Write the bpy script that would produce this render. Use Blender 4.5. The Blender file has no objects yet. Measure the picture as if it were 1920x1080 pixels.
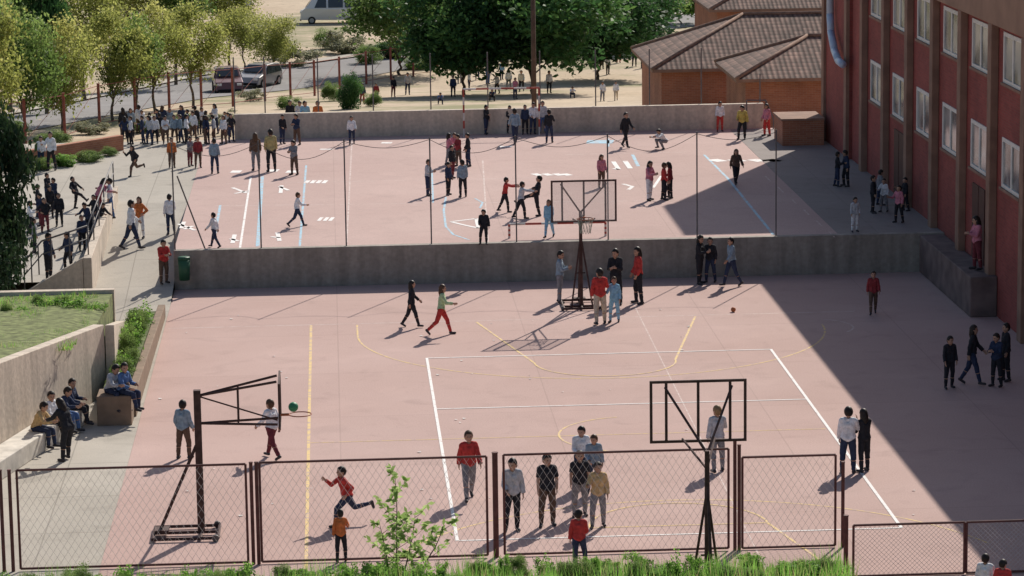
import bpy, bmesh, math, random
import numpy as np
from mathutils import Vector, Matrix, noise
random.seed(7); rng=np.random.default_rng(7)
S=bpy.context.scene
COL=S.collection
R=math.radians
# ---------------------------------------------------------------- camera calibration
F=5700.0; H=15.75
def nrm(a): a=np.array(a,float); return a/np.linalg.norm(a)
vY=nrm((-354,-1033,5700)); vX=np.array((1,-0.0244,0.0577)); vX=nrm(vX-vY*np.dot(vX,vY)); vZ=np.cross(vX,vY)
def ray(px,py):
    c=np.array((px-960.0,py-540.0,F)); return np.array((c@vX,c@vY,c@vZ))
def atz(px,py,z=0.0):
    d=ray(px,py); t=(z-H)/d[2]; return (d[0]*t,d[1]*t,z)
def aty(px,py,Y):
    d=ray(px,py); t=Y/d[1]; return (d[0]*t,Y,H+d[2]*t)
ZU=1.12; WY=87.4; FARY=112.3; XL=-4.7; XB=17.9; XR=-6.95; RY=85.9
TY=[-100,112.5,116,150,190,250,400,3000]; TZ=[-0.15,-0.15,-1,-2.6,-6,-7.2,-8,-8]
def terr(X,Y): return float(np.interp(Y,TY,TZ))
def hval(X,Y):
    if Y>112.6: return terr(X,Y)
    if X>=XL: return ZU if Y>WY else 0.0
    if X>=XR: return float(np.interp(Y,[85,97],[0,ZU]))
    return 0.0 if Y<RY+.2 else float(np.interp(Y,[86.1,97],[0.55,ZU]))
def hit(px,py,start=50.0,fn=hval):
    d=ray(px,py)/ray(px,py)[1]; Y=start
    while Y<700:
        z=H+d[2]*Y
        if z<=fn(d[0]*Y,Y): return (d[0]*Y,Y,fn(d[0]*Y,Y))
        Y+=0.04 if Y<130 else 0.15
    return (d[0]*Y,Y,-8)
def hitT(px,py): return hit(px,py,113.0,terr)
cam=bpy.data.cameras.new("camera"); camo=bpy.data.objects.new("camera",cam); COL.objects.link(camo)
cam.sensor_width=36; cam.lens=F/1920*36; cam.clip_end=4000; cam.clip_start=1
M=Matrix(((vX[0],-vX[1],-vX[2],0),(vY[0],-vY[1],-vY[2],0),(vZ[0],-vZ[1],-vZ[2],H),(0,0,0,1)))
camo.matrix_world=M; S.camera=camo
# ---------------------------------------------------------------- light
AZ=26.0; EL=37.0
w=bpy.data.worlds.new("World"); S.world=w; w.use_nodes=True
nt=w.node_tree; bg=nt.nodes["Background"]; sk=nt.nodes.new("ShaderNodeTexSky"); sk.sky_type='NISHITA'; sk.sun_disc=False
sk.sun_elevation=R(EL); sk.sun_rotation=R(AZ); sk.dust_density=1.5; sk.air_density=1.0; sk.ozone_density=1.2; nt.links.new(sk.outputs[0],bg.inputs[0]); bg.inputs[1].default_value=0.095
sd=Vector((math.sin(R(AZ))*math.cos(R(EL)),math.cos(R(AZ))*math.cos(R(EL)),math.sin(R(EL))))
sl=bpy.data.lights.new("sun","SUN"); sl.energy=5.0; sl.angle=R(0.5); sl.color=(1,0.94,0.85)
so=bpy.data.objects.new("sun",sl); so.rotation_euler=sd.to_track_quat('Z','Y').to_euler(); so.location=(0,80,60); COL.objects.link(so)
S.view_settings.view_transform='Standard'; S.view_settings.look='None'; S.view_settings.exposure=0
# ---------------------------------------------------------------- materials
def base_mat(name):
    m=bpy.data.materials.new(name); m.use_nodes=True; n=m.node_tree.nodes; return m,m.node_tree,n,m.node_tree.links,n["Principled BSDF"]
def pos_node(n):
    return n.new("ShaderNodeNewGeometry").outputs["Position"]
def mat(name,c,rough=0.85,var=0.25,scale=3.0,bump=0.0,metal=0.0,detail=6,spec=0.3,trans=0):
    m,t,n,l,b=base_mat(name)
    b.inputs["Roughness"].default_value=rough; b.inputs["Metallic"].default_value=metal; b.inputs["Specular IOR Level"].default_value=spec
    nz=n.new("ShaderNodeTexNoise"); nz.inputs["Scale"].default_value=scale; nz.inputs["Detail"].default_value=detail
    l.new(pos_node(n),nz.inputs["Vector"])
    rp=n.new("ShaderNodeValToRGB"); rp.color_ramp.elements[0].position=0.3; rp.color_ramp.elements[1].position=0.7
    rp.color_ramp.elements[0].color=tuple(x*(1-var) for x in c)+(1,); rp.color_ramp.elements[1].color=tuple(min(1,x*(1+var)) for x in c)+(1,)
    l.new(nz.outputs["Fac"],rp.inputs[0]); l.new(rp.outputs[0],b.inputs["Base Color"])
    if bump>0:
        bp=n.new("ShaderNodeBump"); bp.inputs["Strength"].default_value=bump; bp.inputs["Distance"].default_value=0.02
        l.new(nz.outputs["Fac"],bp.inputs["Height"]); l.new(bp.outputs[0],b.inputs["Normal"])
    if trans:
        tr=n.new("ShaderNodeBsdfTranslucent"); l.new(rp.outputs[0],tr.inputs[0]); mx=n.new("ShaderNodeMixShader"); mx.inputs[0].default_value=trans
        l.new(b.outputs[0],mx.inputs[1]); l.new(tr.outputs[0],mx.inputs[2]); l.new(mx.outputs[0],n["Material Output"].inputs[0])
    return m
def ground_mat(name,c,c2,stain=0.5,joint=None,jcol=0.75,fine=30):
    m,t,n,l,b=base_mat(name); b.inputs["Roughness"].default_value=0.9; b.inputs["Specular IOR Level"].default_value=0.2
    P=pos_node(n)
    a=n.new("ShaderNodeTexNoise"); a.inputs["Scale"].default_value=0.14; a.inputs["Detail"].default_value=9; a.inputs["Roughness"].default_value=0.58; l.new(P,a.inputs["Vector"])
    rp=n.new("ShaderNodeValToRGB"); rp.color_ramp.elements[0].position=0.32; rp.color_ramp.elements[1].position=0.70
    rp.color_ramp.elements[0].color=c+(1,); rp.color_ramp.elements[1].color=c2+(1,); l.new(a.outputs["Fac"],rp.inputs[0])
    f=n.new("ShaderNodeTexNoise"); f.inputs["Scale"].default_value=fine; f.inputs["Detail"].default_value=4; l.new(P,f.inputs["Vector"])
    mr=n.new("ShaderNodeMapRange"); mr.inputs["From Min"].default_value=0.3; mr.inputs["From Max"].default_value=0.7; mr.inputs["To Min"].default_value=0.9; mr.inputs["To Max"].default_value=1.1; l.new(f.outputs["Fac"],mr.inputs["Value"])
    mx=n.new("ShaderNodeVectorMath"); mx.operation='SCALE'; l.new(rp.outputs[0],mx.inputs[0]); l.new(mr.outputs[0],mx.inputs["Scale"])
    out=mx.outputs[0]
    for sc,lo,hi,to in ((1.1,0.55,0.8,1-stain),(0.45,0.52,0.75,1+stain*.5),(3.2,.62,.78,1-stain*.6)):
        s=n.new("ShaderNodeTexNoise"); s.inputs["Scale"].default_value=sc; s.inputs["Detail"].default_value=9; s.inputs["Distortion"].default_value=0.8; l.new(P,s.inputs["Vector"])
        m2=n.new("ShaderNodeMapRange"); m2.inputs["From Min"].default_value=lo; m2.inputs["From Max"].default_value=hi; m2.inputs["To Min"].default_value=1.0; m2.inputs["To Max"].default_value=to; l.new(s.outputs["Fac"],m2.inputs["Value"])
        y=n.new("ShaderNodeVectorMath"); y.operation='SCALE'; l.new(out,y.inputs[0]); l.new(m2.outputs[0],y.inputs["Scale"]); out=y.outputs[0]
    if joint:
        bt=n.new("ShaderNodeTexBrick"); bt.offset=0.0; bt.inputs["Scale"].default_value=1.0; bt.inputs["Mortar Size"].default_value=0.018; bt.inputs["Mortar Smooth"].default_value=0.3
        bt.inputs["Brick Width"].default_value=joint[0]; bt.inputs["Row Height"].default_value=joint[1]
        bt.inputs["Color1"].default_value=(1,1,1,1); bt.inputs["Color2"].default_value=(0.96,0.96,0.96,1); bt.inputs["Mortar"].default_value=(jcol,jcol,jcol,1); l.new(P,bt.inputs["Vector"])
        z=n.new("ShaderNodeVectorMath"); z.operation='MULTIPLY'; l.new(out,z.inputs[0]); l.new(bt.outputs["Color"],z.inputs[1]); out=z.outputs[0]
    l.new(out,b.inputs["Base Color"])
    bp=n.new("ShaderNodeBump"); bp.inputs["Strength"].default_value=0.25; bp.inputs["Distance"].default_value=0.01; l.new(f.outputs["Fac"],bp.inputs["Height"]); l.new(bp.outputs[0],b.inputs["Normal"])
    return m
def brick_mat(name,c1,c2,mortar,bw=0.25,rh=0.075):
    m,t,n,l,b=base_mat(name); b.inputs["Roughness"].default_value=0.9
    P=pos_node(n); sx=n.new("ShaderNodeSeparateXYZ"); l.new(P,sx.inputs[0]); ad=n.new("ShaderNodeMath"); l.new(sx.outputs[0],ad.inputs[0]); l.new(sx.outputs[1],ad.inputs[1])
    cb=n.new("ShaderNodeCombineXYZ"); l.new(ad.outputs[0],cb.inputs[0]); l.new(sx.outputs[2],cb.inputs[1])
    bt=n.new("ShaderNodeTexBrick"); bt.inputs["Scale"].default_value=1; bt.inputs["Brick Width"].default_value=bw; bt.inputs["Row Height"].default_value=rh; bt.inputs["Mortar Size"].default_value=0.006
    bt.inputs["Color1"].default_value=c1+(1,); bt.inputs["Color2"].default_value=c2+(1,); bt.inputs["Mortar"].default_value=mortar+(1,); l.new(cb.outputs[0],bt.inputs["Vector"])
    nz=n.new("ShaderNodeTexNoise"); nz.inputs["Scale"].default_value=0.7; nz.inputs["Detail"].default_value=7; l.new(P,nz.inputs["Vector"])
    mr=n.new("ShaderNodeMapRange"); mr.inputs["From Min"].default_value=0.3; mr.inputs["From Max"].default_value=0.7; mr.inputs["To Min"].default_value=0.78; mr.inputs["To Max"].default_value=1.2; l.new(nz.outputs[0],mr.inputs[0])
    v=n.new("ShaderNodeVectorMath"); v.operation='SCALE'; l.new(bt.outputs[0],v.inputs[0]); l.new(mr.outputs[0],v.inputs["Scale"]); l.new(v.outputs[0],b.inputs["Base Color"])
    return m
def wall_mat(name,c,dark=0.6):
    m,t,n,l,b=base_mat(name); b.inputs["Roughness"].default_value=0.92
    P=pos_node(n); mp=n.new("ShaderNodeMapping"); mp.inputs["Scale"].default_value=(2.2,2.2,0.22); l.new(P,mp.inputs[0])
    a=n.new("ShaderNodeTexNoise"); a.inputs["Scale"].default_value=1.3; a.inputs["Detail"].default_value=8; l.new(mp.outputs[0],a.inputs["Vector"])
    rp=n.new("ShaderNodeValToRGB"); rp.color_ramp.elements[0].position=0.32; rp.color_ramp.elements[1].position=0.62
    rp.color_ramp.elements[0].color=tuple(x*dark for x in c)+(1,); rp.color_ramp.elements[1].color=c+(1,); l.new(a.outputs[0],rp.inputs[0])
    f=n.new("ShaderNodeTexNoise"); f.inputs["Scale"].default_value=9; f.inputs["Detail"].default_value=8; l.new(P,f.inputs["Vector"])
    mr=n.new("ShaderNodeMapRange"); mr.inputs["From Min"].default_value=0.3; mr.inputs["From Max"].default_value=0.7; mr.inputs["To Min"].default_value=0.85; mr.inputs["To Max"].default_value=1.1; l.new(f.outputs[0],mr.inputs[0])
    v=n.new("ShaderNodeVectorMath"); v.operation='SCALE'; l.new(rp.outputs[0],v.inputs[0]); l.new(mr.outputs[0],v.inputs["Scale"]); l.new(v.outputs[0],b.inputs["Base Color"])
    bp=n.new("ShaderNodeBump"); bp.inputs["Strength"].default_value=0.3; bp.inputs["Distance"].default_value=0.02; l.new(f.outputs[0],bp.inputs["Height"]); l.new(bp.outputs[0],b.inputs["Normal"])
    return m
def paint_mat(name,c,wear=0.5,under=(0.48,0.335,0.295)):
    m,t,n,l,b=base_mat(name); b.inputs["Roughness"].default_value=0.8
    P=pos_node(n); a=n.new("ShaderNodeTexNoise"); a.inputs["Scale"].default_value=5; a.inputs["Detail"].default_value=9; a.inputs["Roughness"].default_value=0.7; l.new(P,a.inputs["Vector"])
    rp=n.new("ShaderNodeValToRGB"); rp.color_ramp.elements[0].position=wear-0.08; rp.color_ramp.elements[1].position=wear+0.08
    rp.color_ramp.elements[0].color=under+(1,); rp.color_ramp.elements[1].color=c+(1,); l.new(a.outputs[0],rp.inputs[0]); l.new(rp.outputs[0],b.inputs["Base Color"]); return m
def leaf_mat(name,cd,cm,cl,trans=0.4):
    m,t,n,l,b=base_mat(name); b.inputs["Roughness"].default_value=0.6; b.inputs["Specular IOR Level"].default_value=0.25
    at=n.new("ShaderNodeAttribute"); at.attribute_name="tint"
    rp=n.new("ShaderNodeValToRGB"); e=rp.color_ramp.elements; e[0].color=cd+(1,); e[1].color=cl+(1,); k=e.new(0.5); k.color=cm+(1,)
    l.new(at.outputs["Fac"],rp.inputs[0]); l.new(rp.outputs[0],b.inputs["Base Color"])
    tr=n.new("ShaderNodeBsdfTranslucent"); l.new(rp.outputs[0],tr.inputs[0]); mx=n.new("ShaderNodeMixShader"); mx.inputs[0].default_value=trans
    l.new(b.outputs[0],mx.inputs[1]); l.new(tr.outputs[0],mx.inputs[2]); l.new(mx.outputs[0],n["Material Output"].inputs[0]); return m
def roof_mat(name):
    m,t,n,l,b=base_mat(name); b.inputs["Roughness"].default_value=0.9
    uv=n.new("ShaderNodeUVMap"); sx=n.new("ShaderNodeSeparateXYZ"); l.new(uv.outputs[0],sx.inputs[0])
    FQ=4.4; FV=3.0
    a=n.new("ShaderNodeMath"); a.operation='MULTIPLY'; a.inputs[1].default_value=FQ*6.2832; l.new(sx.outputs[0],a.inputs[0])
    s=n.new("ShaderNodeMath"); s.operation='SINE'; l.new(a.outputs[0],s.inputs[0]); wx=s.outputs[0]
    fr=n.new("ShaderNodeMath"); fr.operation='MULTIPLY'; fr.inputs[1].default_value=FV; l.new(sx.outputs[1],fr.inputs[0]); f2=n.new("ShaderNodeMath"); f2.operation='FRACT'; l.new(fr.outputs[0],f2.inputs[0])
    bt=n.new("ShaderNodeTexBrick"); bt.offset=0; bt.inputs["Scale"].default_value=1; bt.inputs["Brick Width"].default_value=1/FQ; bt.inputs["Row Height"].default_value=1/FV; bt.inputs["Mortar Size"].default_value=0
    bt.inputs["Color1"].default_value=(.14,.08,.058,1); bt.inputs["Color2"].default_value=(.27,.16,.12,1); l.new(uv.outputs[0],bt.inputs["Vector"])
    nz=n.new("ShaderNodeTexNoise"); nz.inputs["Scale"].default_value=1.2; nz.inputs["Detail"].default_value=8; l.new(pos_node(n),nz.inputs["Vector"])
    m3=n.new("ShaderNodeMapRange"); m3.inputs["From Min"].default_value=.3; m3.inputs["From Max"].default_value=.7; m3.inputs["To Min"].default_value=0.7; m3.inputs["To Max"].default_value=1.3; l.new(nz.outputs[0],m3.inputs[0])
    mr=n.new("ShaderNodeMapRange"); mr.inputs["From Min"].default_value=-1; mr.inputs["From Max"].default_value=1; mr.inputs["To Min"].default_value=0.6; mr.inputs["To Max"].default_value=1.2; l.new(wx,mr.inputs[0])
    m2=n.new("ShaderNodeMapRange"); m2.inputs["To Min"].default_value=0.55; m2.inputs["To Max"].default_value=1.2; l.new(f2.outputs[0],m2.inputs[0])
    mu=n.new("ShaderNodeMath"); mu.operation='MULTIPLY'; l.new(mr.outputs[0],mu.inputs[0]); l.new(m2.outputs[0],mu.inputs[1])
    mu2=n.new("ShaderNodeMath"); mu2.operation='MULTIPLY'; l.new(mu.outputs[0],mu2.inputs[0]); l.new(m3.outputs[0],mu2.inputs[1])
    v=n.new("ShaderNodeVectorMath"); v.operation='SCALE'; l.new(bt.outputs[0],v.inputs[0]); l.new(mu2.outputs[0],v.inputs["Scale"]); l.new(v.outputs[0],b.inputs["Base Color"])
    bp=n.new("ShaderNodeBump"); bp.inputs["Distance"].default_value=0.03; bp.inputs["Strength"].default_value=0.4; l.new(wx,bp.inputs["Height"]); l.new(bp.outputs[0],b.inputs["Normal"]); return m
m_court=ground_mat("pink court surface",(0.47,0.32,0.28),(0.53,0.375,0.335),0.13,(5.0,5.0),0.86)
m_court2=ground_mat("upper court surface",(0.475,0.33,0.295),(0.54,0.39,0.35),0.11,(5.0,5.0),0.88)
m_conc=ground_mat("concrete paving",(0.39,0.35,0.295),(0.48,0.435,0.375),0.22,(3.0,3.0),0.7)
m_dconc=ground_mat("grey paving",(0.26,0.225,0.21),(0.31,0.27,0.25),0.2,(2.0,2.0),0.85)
m_sand=ground_mat("sandy ground",(0.45,0.345,0.24),(0.54,0.43,0.31),0.3,None,fine=6)
m_asph=ground_mat("asphalt",(0.22,0.205,0.20),(0.28,0.265,0.26),0.25,None)
m_wall=wall_mat("weathered concrete wall",(0.36,0.315,0.27),0.68)
m_wall2=wall_mat("pale concrete wall",(0.62,0.52,0.42),0.75)
m_brick=brick_mat("red brick",(0.30,0.062,0.05),(0.24,0.048,0.04),(0.21,0.09,0.07))
m_obrick=brick_mat("orange brick",(0.40,0.165,0.09),(0.33,0.125,0.07),(0.38,0.24,0.17))
m_pil=mat("brown rendered concrete",(0.27,0.165,0.12),0.9,0.2,2.0,0.2)
m_white=paint_mat("white court paint",(0.80,0.77,0.74),0.38)
m_yel=paint_mat("yellow court paint",(0.72,0.51,0.20),0.46)
m_blue=paint_mat("blue court paint",(0.33,0.54,0.66),0.44)
m_fwhite=paint_mat("faded white paint",(0.62,0.51,0.47),0.5)
m_steel=mat("rusty dark steel",(0.075,0.04,0.035),0.7,0.4,8,0,0.2)
m_redsteel=mat("red oxide steel",(0.12,0.045,0.04),0.7,0.3,8)
m_redpost=mat("red painted steel",(0.27,0.085,0.065),0.7,0.3,5)
m_wire=mat("galvanised wire",(0.50,0.45,0.43),0.5,0.2,10,0,0.2)
m_pole=mat("grey steel",(0.13,0.12,0.12),0.6,0.2,6)
m_frame=mat("white window frame",(0.70,0.68,0.64),0.5,0.08,5)
m_glass,_t,_n,_l,_b=base_mat("window glass"); _b.inputs["Roughness"].default_value=0.12; _b.inputs["Specular IOR Level"].default_value=0.6
nz=_n.new("ShaderNodeTexNoise"); nz.inputs["Scale"].default_value=0.8; _l.new(pos_node(_n),nz.inputs["Vector"]); rr=_n.new("ShaderNodeValToRGB"); rr.color_ramp.elements[0].position=.40; rr.color_ramp.elements[1].position=.56; rr.color_ramp.elements[0].color=(.06,.07,.075,1); rr.color_ramp.elements[1].color=(.38,.38,.36,1); _l.new(nz.outputs[0],rr.inputs[0]); _l.new(rr.outputs[0],_b.inputs["Base Color"])
m_cglass=mat("tinted car glass",(.03,.035,.04),.08,.1,3,spec=.7)
m_roof=roof_mat("clay roof tiles")
m_bark=mat("bark",(0.13,0.10,0.075),0.95,0.35,6,0.5)
m_soil=mat("soil and grass",(0.12,0.15,0.055),0.95,0.5,4,0.6)
m_lawn=mat("rough patchy lawn",(0.16,0.18,0.07),0.95,0.55,5,0.8)
L_olive=leaf_mat("olive autumn leaves",(0.15,0.18,0.04),(0.31,0.34,0.09),(0.52,0.50,0.17),.62)
L_dark=leaf_mat("dark green leaves",(0.022,0.06,0.022),(0.06,0.15,0.045),(0.15,0.29,0.075),0.42)
L_deep=leaf_mat("deep evergreen leaves",(0.008,0.022,0.01),(0.028,0.058,0.024),(0.07,0.12,0.045),0.2)
L_mid=leaf_mat("green leaves",(0.065,0.11,0.03),(0.16,0.25,0.065),(0.32,0.42,0.13),.55)
L_pale=leaf_mat("dry pale leaves",(0.18,0.18,0.10),(0.31,0.31,0.19),(0.44,0.43,0.29))
L_bright=leaf_mat("fresh green leaves",(0.06,0.13,0.025),(0.16,0.32,0.05),(0.33,0.52,0.12),.55)
# ---------------------------------------------------------------- mesh builder
def V(*a): return Vector(a)
class MB:
    def __init__(s): s.v=[];s.f=[];s.m=[];s.uv=[]
    def quad(s,a,b,c,d,m=0):
        i=len(s.v); s.v+= [tuple(a),tuple(b),tuple(c),tuple(d)]; s.f.append((i,i+1,i+2,i+3)); s.m.append(m)
    def poly(s,pts,m=0):
        i=len(s.v); s.v+=[tuple(p) for p in pts]; s.f.append(tuple(range(i,i+len(pts)))); s.m.append(m)
    def box(s,x0,x1,y0,y1,z0,z1,m=0):
        i=len(s.v); s.v+=[(x0,y0,z0),(x1,y0,z0),(x1,y1,z0),(x0,y1,z0),(x0,y0,z1),(x1,y0,z1),(x1,y1,z1),(x0,y1,z1)]
        for f in ((0,3,2,1),(4,5,6,7),(0,1,5,4),(1,2,6,5),(2,3,7,6),(3,0,4,7)): s.f.append(tuple(i+k for k in f)); s.m.append(m)
    def prism(s,plan,z0,z1,m=0):
        k=len(plan); a=z0 if isinstance(z0,(list,tuple)) else [z0]*k; b=z1 if isinstance(z1,(list,tuple)) else [z1]*k
        i=len(s.v); s.v+=[(p[0],p[1],a[j]) for j,p in enumerate(plan)]+[(p[0],p[1],b[j]) for j,p in enumerate(plan)]
        s.f.append(tuple(i+j for j in range(k))[::-1]); s.m.append(m); s.f.append(tuple(i+k+j for j in range(k))); s.m.append(m)
        for j in range(k): q=(j+1)%k; s.f.append((i+j,i+q,i+k+q,i+k+j)); s.m.append(m)
    def tube(s,p0,p1,r0,r1=None,n=8,m=0,caps=True,rot=0.0):
        p0=Vector(p0);p1=Vector(p1); r1=r0 if r1 is None else r1; d=(p1-p0)
        if d.length<1e-6: return
        d.normalize(); a=d.orthogonal() if abs(d.z)<0.99 else Vector((1,0,0)); a=(a-d*a.dot(d)).normalized(); b=d.cross(a)
        i=len(s.v)
        for p,r in ((p0,r0),(p1,r1)):
            for k in range(n):
                t=2*math.pi*k/n+rot; s.v.append(tuple(p+a*(math.cos(t)*r)+b*(math.sin(t)*r)))
        for k in range(n): q=(k+1)%n; s.f.append((i+k,i+q,i+n+q,i+n+k)); s.m.append(m)
        if caps: s.f.append(tuple(i+k for k in range(n))[::-1]); s.m.append(m); s.f.append(tuple(i+n+k for k in range(n))); s.m.append(m)
    def path(s,pts,r,n=8,m=0):
        for i in range(len(pts)-1):
            ra=r[i] if isinstance(r,(list,tuple)) else r; rb=r[i+1] if isinstance(r,(list,tuple)) else r
            s.tube(pts[i],pts[i+1],ra,rb,n,m)
    def sph(s,c,r,seg=12,rings=8,m=0):
        r=(r,r,r) if not isinstance(r,(list,tuple)) else r; i=len(s.v); s.v.append((c[0],c[1],c[2]+r[2]))
        for a in range(1,rings):
            th=math.pi*a/rings
            for k in range(seg): ph=2*math.pi*k/seg; s.v.append((c[0]+r[0]*math.sin(th)*math.cos(ph),c[1]+r[1]*math.sin(th)*math.sin(ph),c[2]+r[2]*math.cos(th)))
        s.v.append((c[0],c[1],c[2]-r[2])); L=len(s.v)-1
        for k in range(seg):
            q=(k+1)%seg; s.f.append((i,i+1+k,i+1+q)); s.m.append(m)
            for a in range(rings-2): o=i+1+a*seg; s.f.append((o+k,o+seg+k,o+seg+q,o+q)); s.m.append(m)
            o=i+1+(rings-2)*seg; s.f.append((o+k,L,o+q)); s.m.append(m)
    def mesh(s,name,mats,smooth=False):
        me=bpy.data.meshes.new(name); me.from_pydata(s.v,[],s.f)
        for x in mats: me.materials.append(x)
        me.polygons.foreach_set("material_index",s.m)
        if smooth: me.polygons.foreach_set("use_smooth",[True]*len(s.f))
        if s.uv:
            u=me.uv_layers.new(name="UVMap"); flat=[c for p in s.uv for q in p for c in q]; u.data.foreach_set("uv",flat)
        me.update(); return me
    def obj(s,name,mats,smooth=False,**k): return put(name,s.mesh(name,mats,smooth),**k)
def put(name,data,parent=None,kind=None,label=None,category=None,group=None,loc=None,rot=None,bevel=0):
    o=bpy.data.objects.new(name,data); COL.objects.link(o)
    if loc is not None: o.location=loc
    if rot is not None: o.rotation_euler=rot
    if parent is not None: o.parent=parent
    if kind: o["kind"]=kind
    if label: o["label"]=label
    if category: o["category"]=category
    if group: o["group"]=group
    if bevel: 
        b=o.modifiers.new("bevel","BEVEL"); b.width=bevel; b.segments=2; b.limit_method='ANGLE'
    return o
def thing(name,label,category,loc=(0,0,0),rot=(0,0,0),group=None): return put(name,None,label=label,category=category,loc=loc,rot=rot,group=group)
# ---------------------------------------------------------------- ground
xs=np.unique(np.concatenate([np.linspace(-900,-60,12),np.linspace(-60,80,40),np.linspace(80,900,12)]))
ys=np.unique(np.concatenate([[-200,0,40,60,80,100,112.5,113,114],np.linspace(116,260,60),[300,350,400,600,1000,2000]]))
g=MB(); nx=len(xs)
for y in ys:
    for x in xs: g.v.append((x,y,terr(x,y)))
for j in range(len(ys)-1):
    for i in range(nx-1): g.f.append((j*nx+i,j*nx+i+1,(j+1)*nx+i+1,(j+1)*nx+i)); g.m.append(0)
def sandy():
    m=m_sand; n=m.node_tree.nodes; l=m.node_tree.links; b=n["Principled BSDF"]; src=b.inputs["Base Color"].links[0].from_socket
    nz=n.new("ShaderNodeTexNoise"); nz.inputs["Scale"].default_value=0.09; nz.inputs["Detail"].default_value=10; nz.inputs["Roughness"].default_value=.65; l.new(pos_node(n),nz.inputs["Vector"])
    rp=n.new("ShaderNodeValToRGB"); rp.color_ramp.elements[0].position=.5; rp.color_ramp.elements[1].position=.61; l.new(nz.outputs[0],rp.inputs[0])
    mx=n.new("ShaderNodeMixRGB"); mx.inputs[2].default_value=(0.26,0.24,0.13,1); l.new(rp.outputs[0],mx.inputs[0]); l.new(src,mx.inputs[1]); l.new(mx.outputs[0],b.inputs["Base Color"])
sandy()
g.obj("ground",[m_sand],kind="structure")
b=MB(); b.box(XL,XB+.2,40,WY-0.02,-0.6,0); b.obj("lower_playground_court",[m_court],kind="structure")
b=MB(); b.box(XL,XB+14,WY+.28,FARY,-1.5,ZU); b.obj("upper_playground_court",[m_court2],kind="structure")
b=MB(); b.box(-40,XL-.004,40,85.0,-.5,0.0); b.box(-40,XR,85.0,RY+.3,-.5,0.0)
b.quad((XR,85,0),(XL-.004,85,0),(XL-.004,97,ZU),(XR,97,ZU)); b.box(XR,XL-.004,97.0,FARY,-1.5,ZU)
b.obj("concrete_path",[m_conc],kind="structure")
b=MB(); b.quad((-18,RY+.2,.55),(XR-.2,RY+.2,.55),(XR-.2,97,ZU),(-18,97,ZU)); b.box(-18,XR,97,FARY,-1.5,ZU)
b.obj("left_terrace",[m_conc],kind="structure")
b=MB(); b.box(17.15,XB-.01,80.2,WY-.03,0.0,ZU-.01)  # made-up block to stand on; its dark colour imitates the shaded paving
b.obj("added_block",[mat("shade-dark concrete",(.17,.125,.115),.95,.3,2)],label="added, shade-darkened concrete landing against shaded school wall",category="block",bevel=.03)
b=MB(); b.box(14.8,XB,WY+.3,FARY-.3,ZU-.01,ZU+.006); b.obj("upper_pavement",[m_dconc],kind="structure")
BY=[44,51.8,53.2]; BZ=[2.2,1.12,.04]
b=MB(); b.prism([(-14,44),(8.8,44),(8.8,51.8),(-14,51.8)],0,[2.2,2.2,1.12,1.12]); b.prism([(-14,51.81),(8.8,51.81),(8.8,53.2),(-14,53.2)],0,[1.12,1.12,.04,.04]); b.prism([(8.81,44),(9.8,44),(9.8,53.2),(8.81,51.8)],0,[2.2,.02,.02,1.12]); b.obj("planted_bank",[m_soil],kind="structure")
# ---------------------------------------------------------------- court markings
def line(b,x0,y0,x1,y1,w,z):
    d=Vector((x1-x0,y1-y0)); L=d.length; d/=L; p=Vector((-d.y,d.x))*w/2
    b.quad((x0-p.x,y0-p.y,z),(x1-p.x,y1-p.y,z),(x1+p.x,y1+p.y,z),(x0+p.x,y0+p.y,z))
def arc(b,cx,cy,r,a0,a1,w,z,n=40):
    for i in range(n):
        t0=R(a0+(a1-a0)*i/n); t1=R(a0+(a1-a0)*(i+1)/n)
        b.quad((cx+(r-w/2)*math.cos(t0),cy+(r-w/2)*math.sin(t0),z),(cx+(r+w/2)*math.cos(t0),cy+(r+w/2)*math.sin(t0),z),(cx+(r+w/2)*math.cos(t1),cy+(r+w/2)*math.sin(t1),z),(cx+(r-w/2)*math.cos(t1),cy+(r-w/2)*math.sin(t1),z))
b=MB(); z=.008
line(b,2.27,58.5,2.27,76.6,.07,z);line(b,11.18,58.5,11.18,76.6,.07,z)
for y in (58.5,70.55,76.58): line(b,2.305,y,11.145,y,.06,z)
b.obj("white_court_lines",[m_white],kind="structure")
b=MB(); z=.004; cx=6.78
line(b,-.72,54,-.72,81.4,.07,z); line(b,-.685,67.4,11.1,67.4,.04,z)
arc(b,cx,67.4,1.8,100,260,.05,z+.001,60)
arc(b,cx,79.8,6.25,180,360,.05,z,70); line(b,cx-6.25,79.8,cx-6.25,81.3,.05,z)
line(b,cx-3,81.3,cx-1.8,75.6,.06,z+.001); line(b,cx+3,81.3,cx+1.8,75.6,.06,z+.001); arc(b,cx,75.6,1.8,180,360,.05,z+.003)
arc(b,cx,55,6.25,20,160,.05,z,70); line(b,cx-1.8,59.2,cx+1.8,59.2,.05,z+.002); arc(b,cx,59.2,1.8,0,180,.05,z+.003); line(b,cx+3,53.4,cx+1.8,59.2,.06,z+.001)
b.obj("yellow_court_lines",[m_yel],kind="structure")
b=MB(); line(b,XL+.1,81.5,14.2,81.5,.05,.002); line(b,8,50,8.3,84,.03,.0015); arc(b,12.6,79.4,1.2,-40,60,.05,.006,12)
b.obj("faded_court_lines",[m_fwhite],kind="structure")
def pst(b,pts,w,z):
    q=[atz(x,y,ZU) for x,y in pts]
    for a,c in zip(q[:-1],q[1:]): line(b,a[0],a[1],c[0],c[1],w,z)
b=MB(); z=ZU+.006
pst(b,[(470,333),(450,465)],.07,z)
for P in ([(433,322),(452,322)],[(500,320),(522,320)],[(537,322),(560,322)]): pst(b,P,.55,z)
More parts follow.
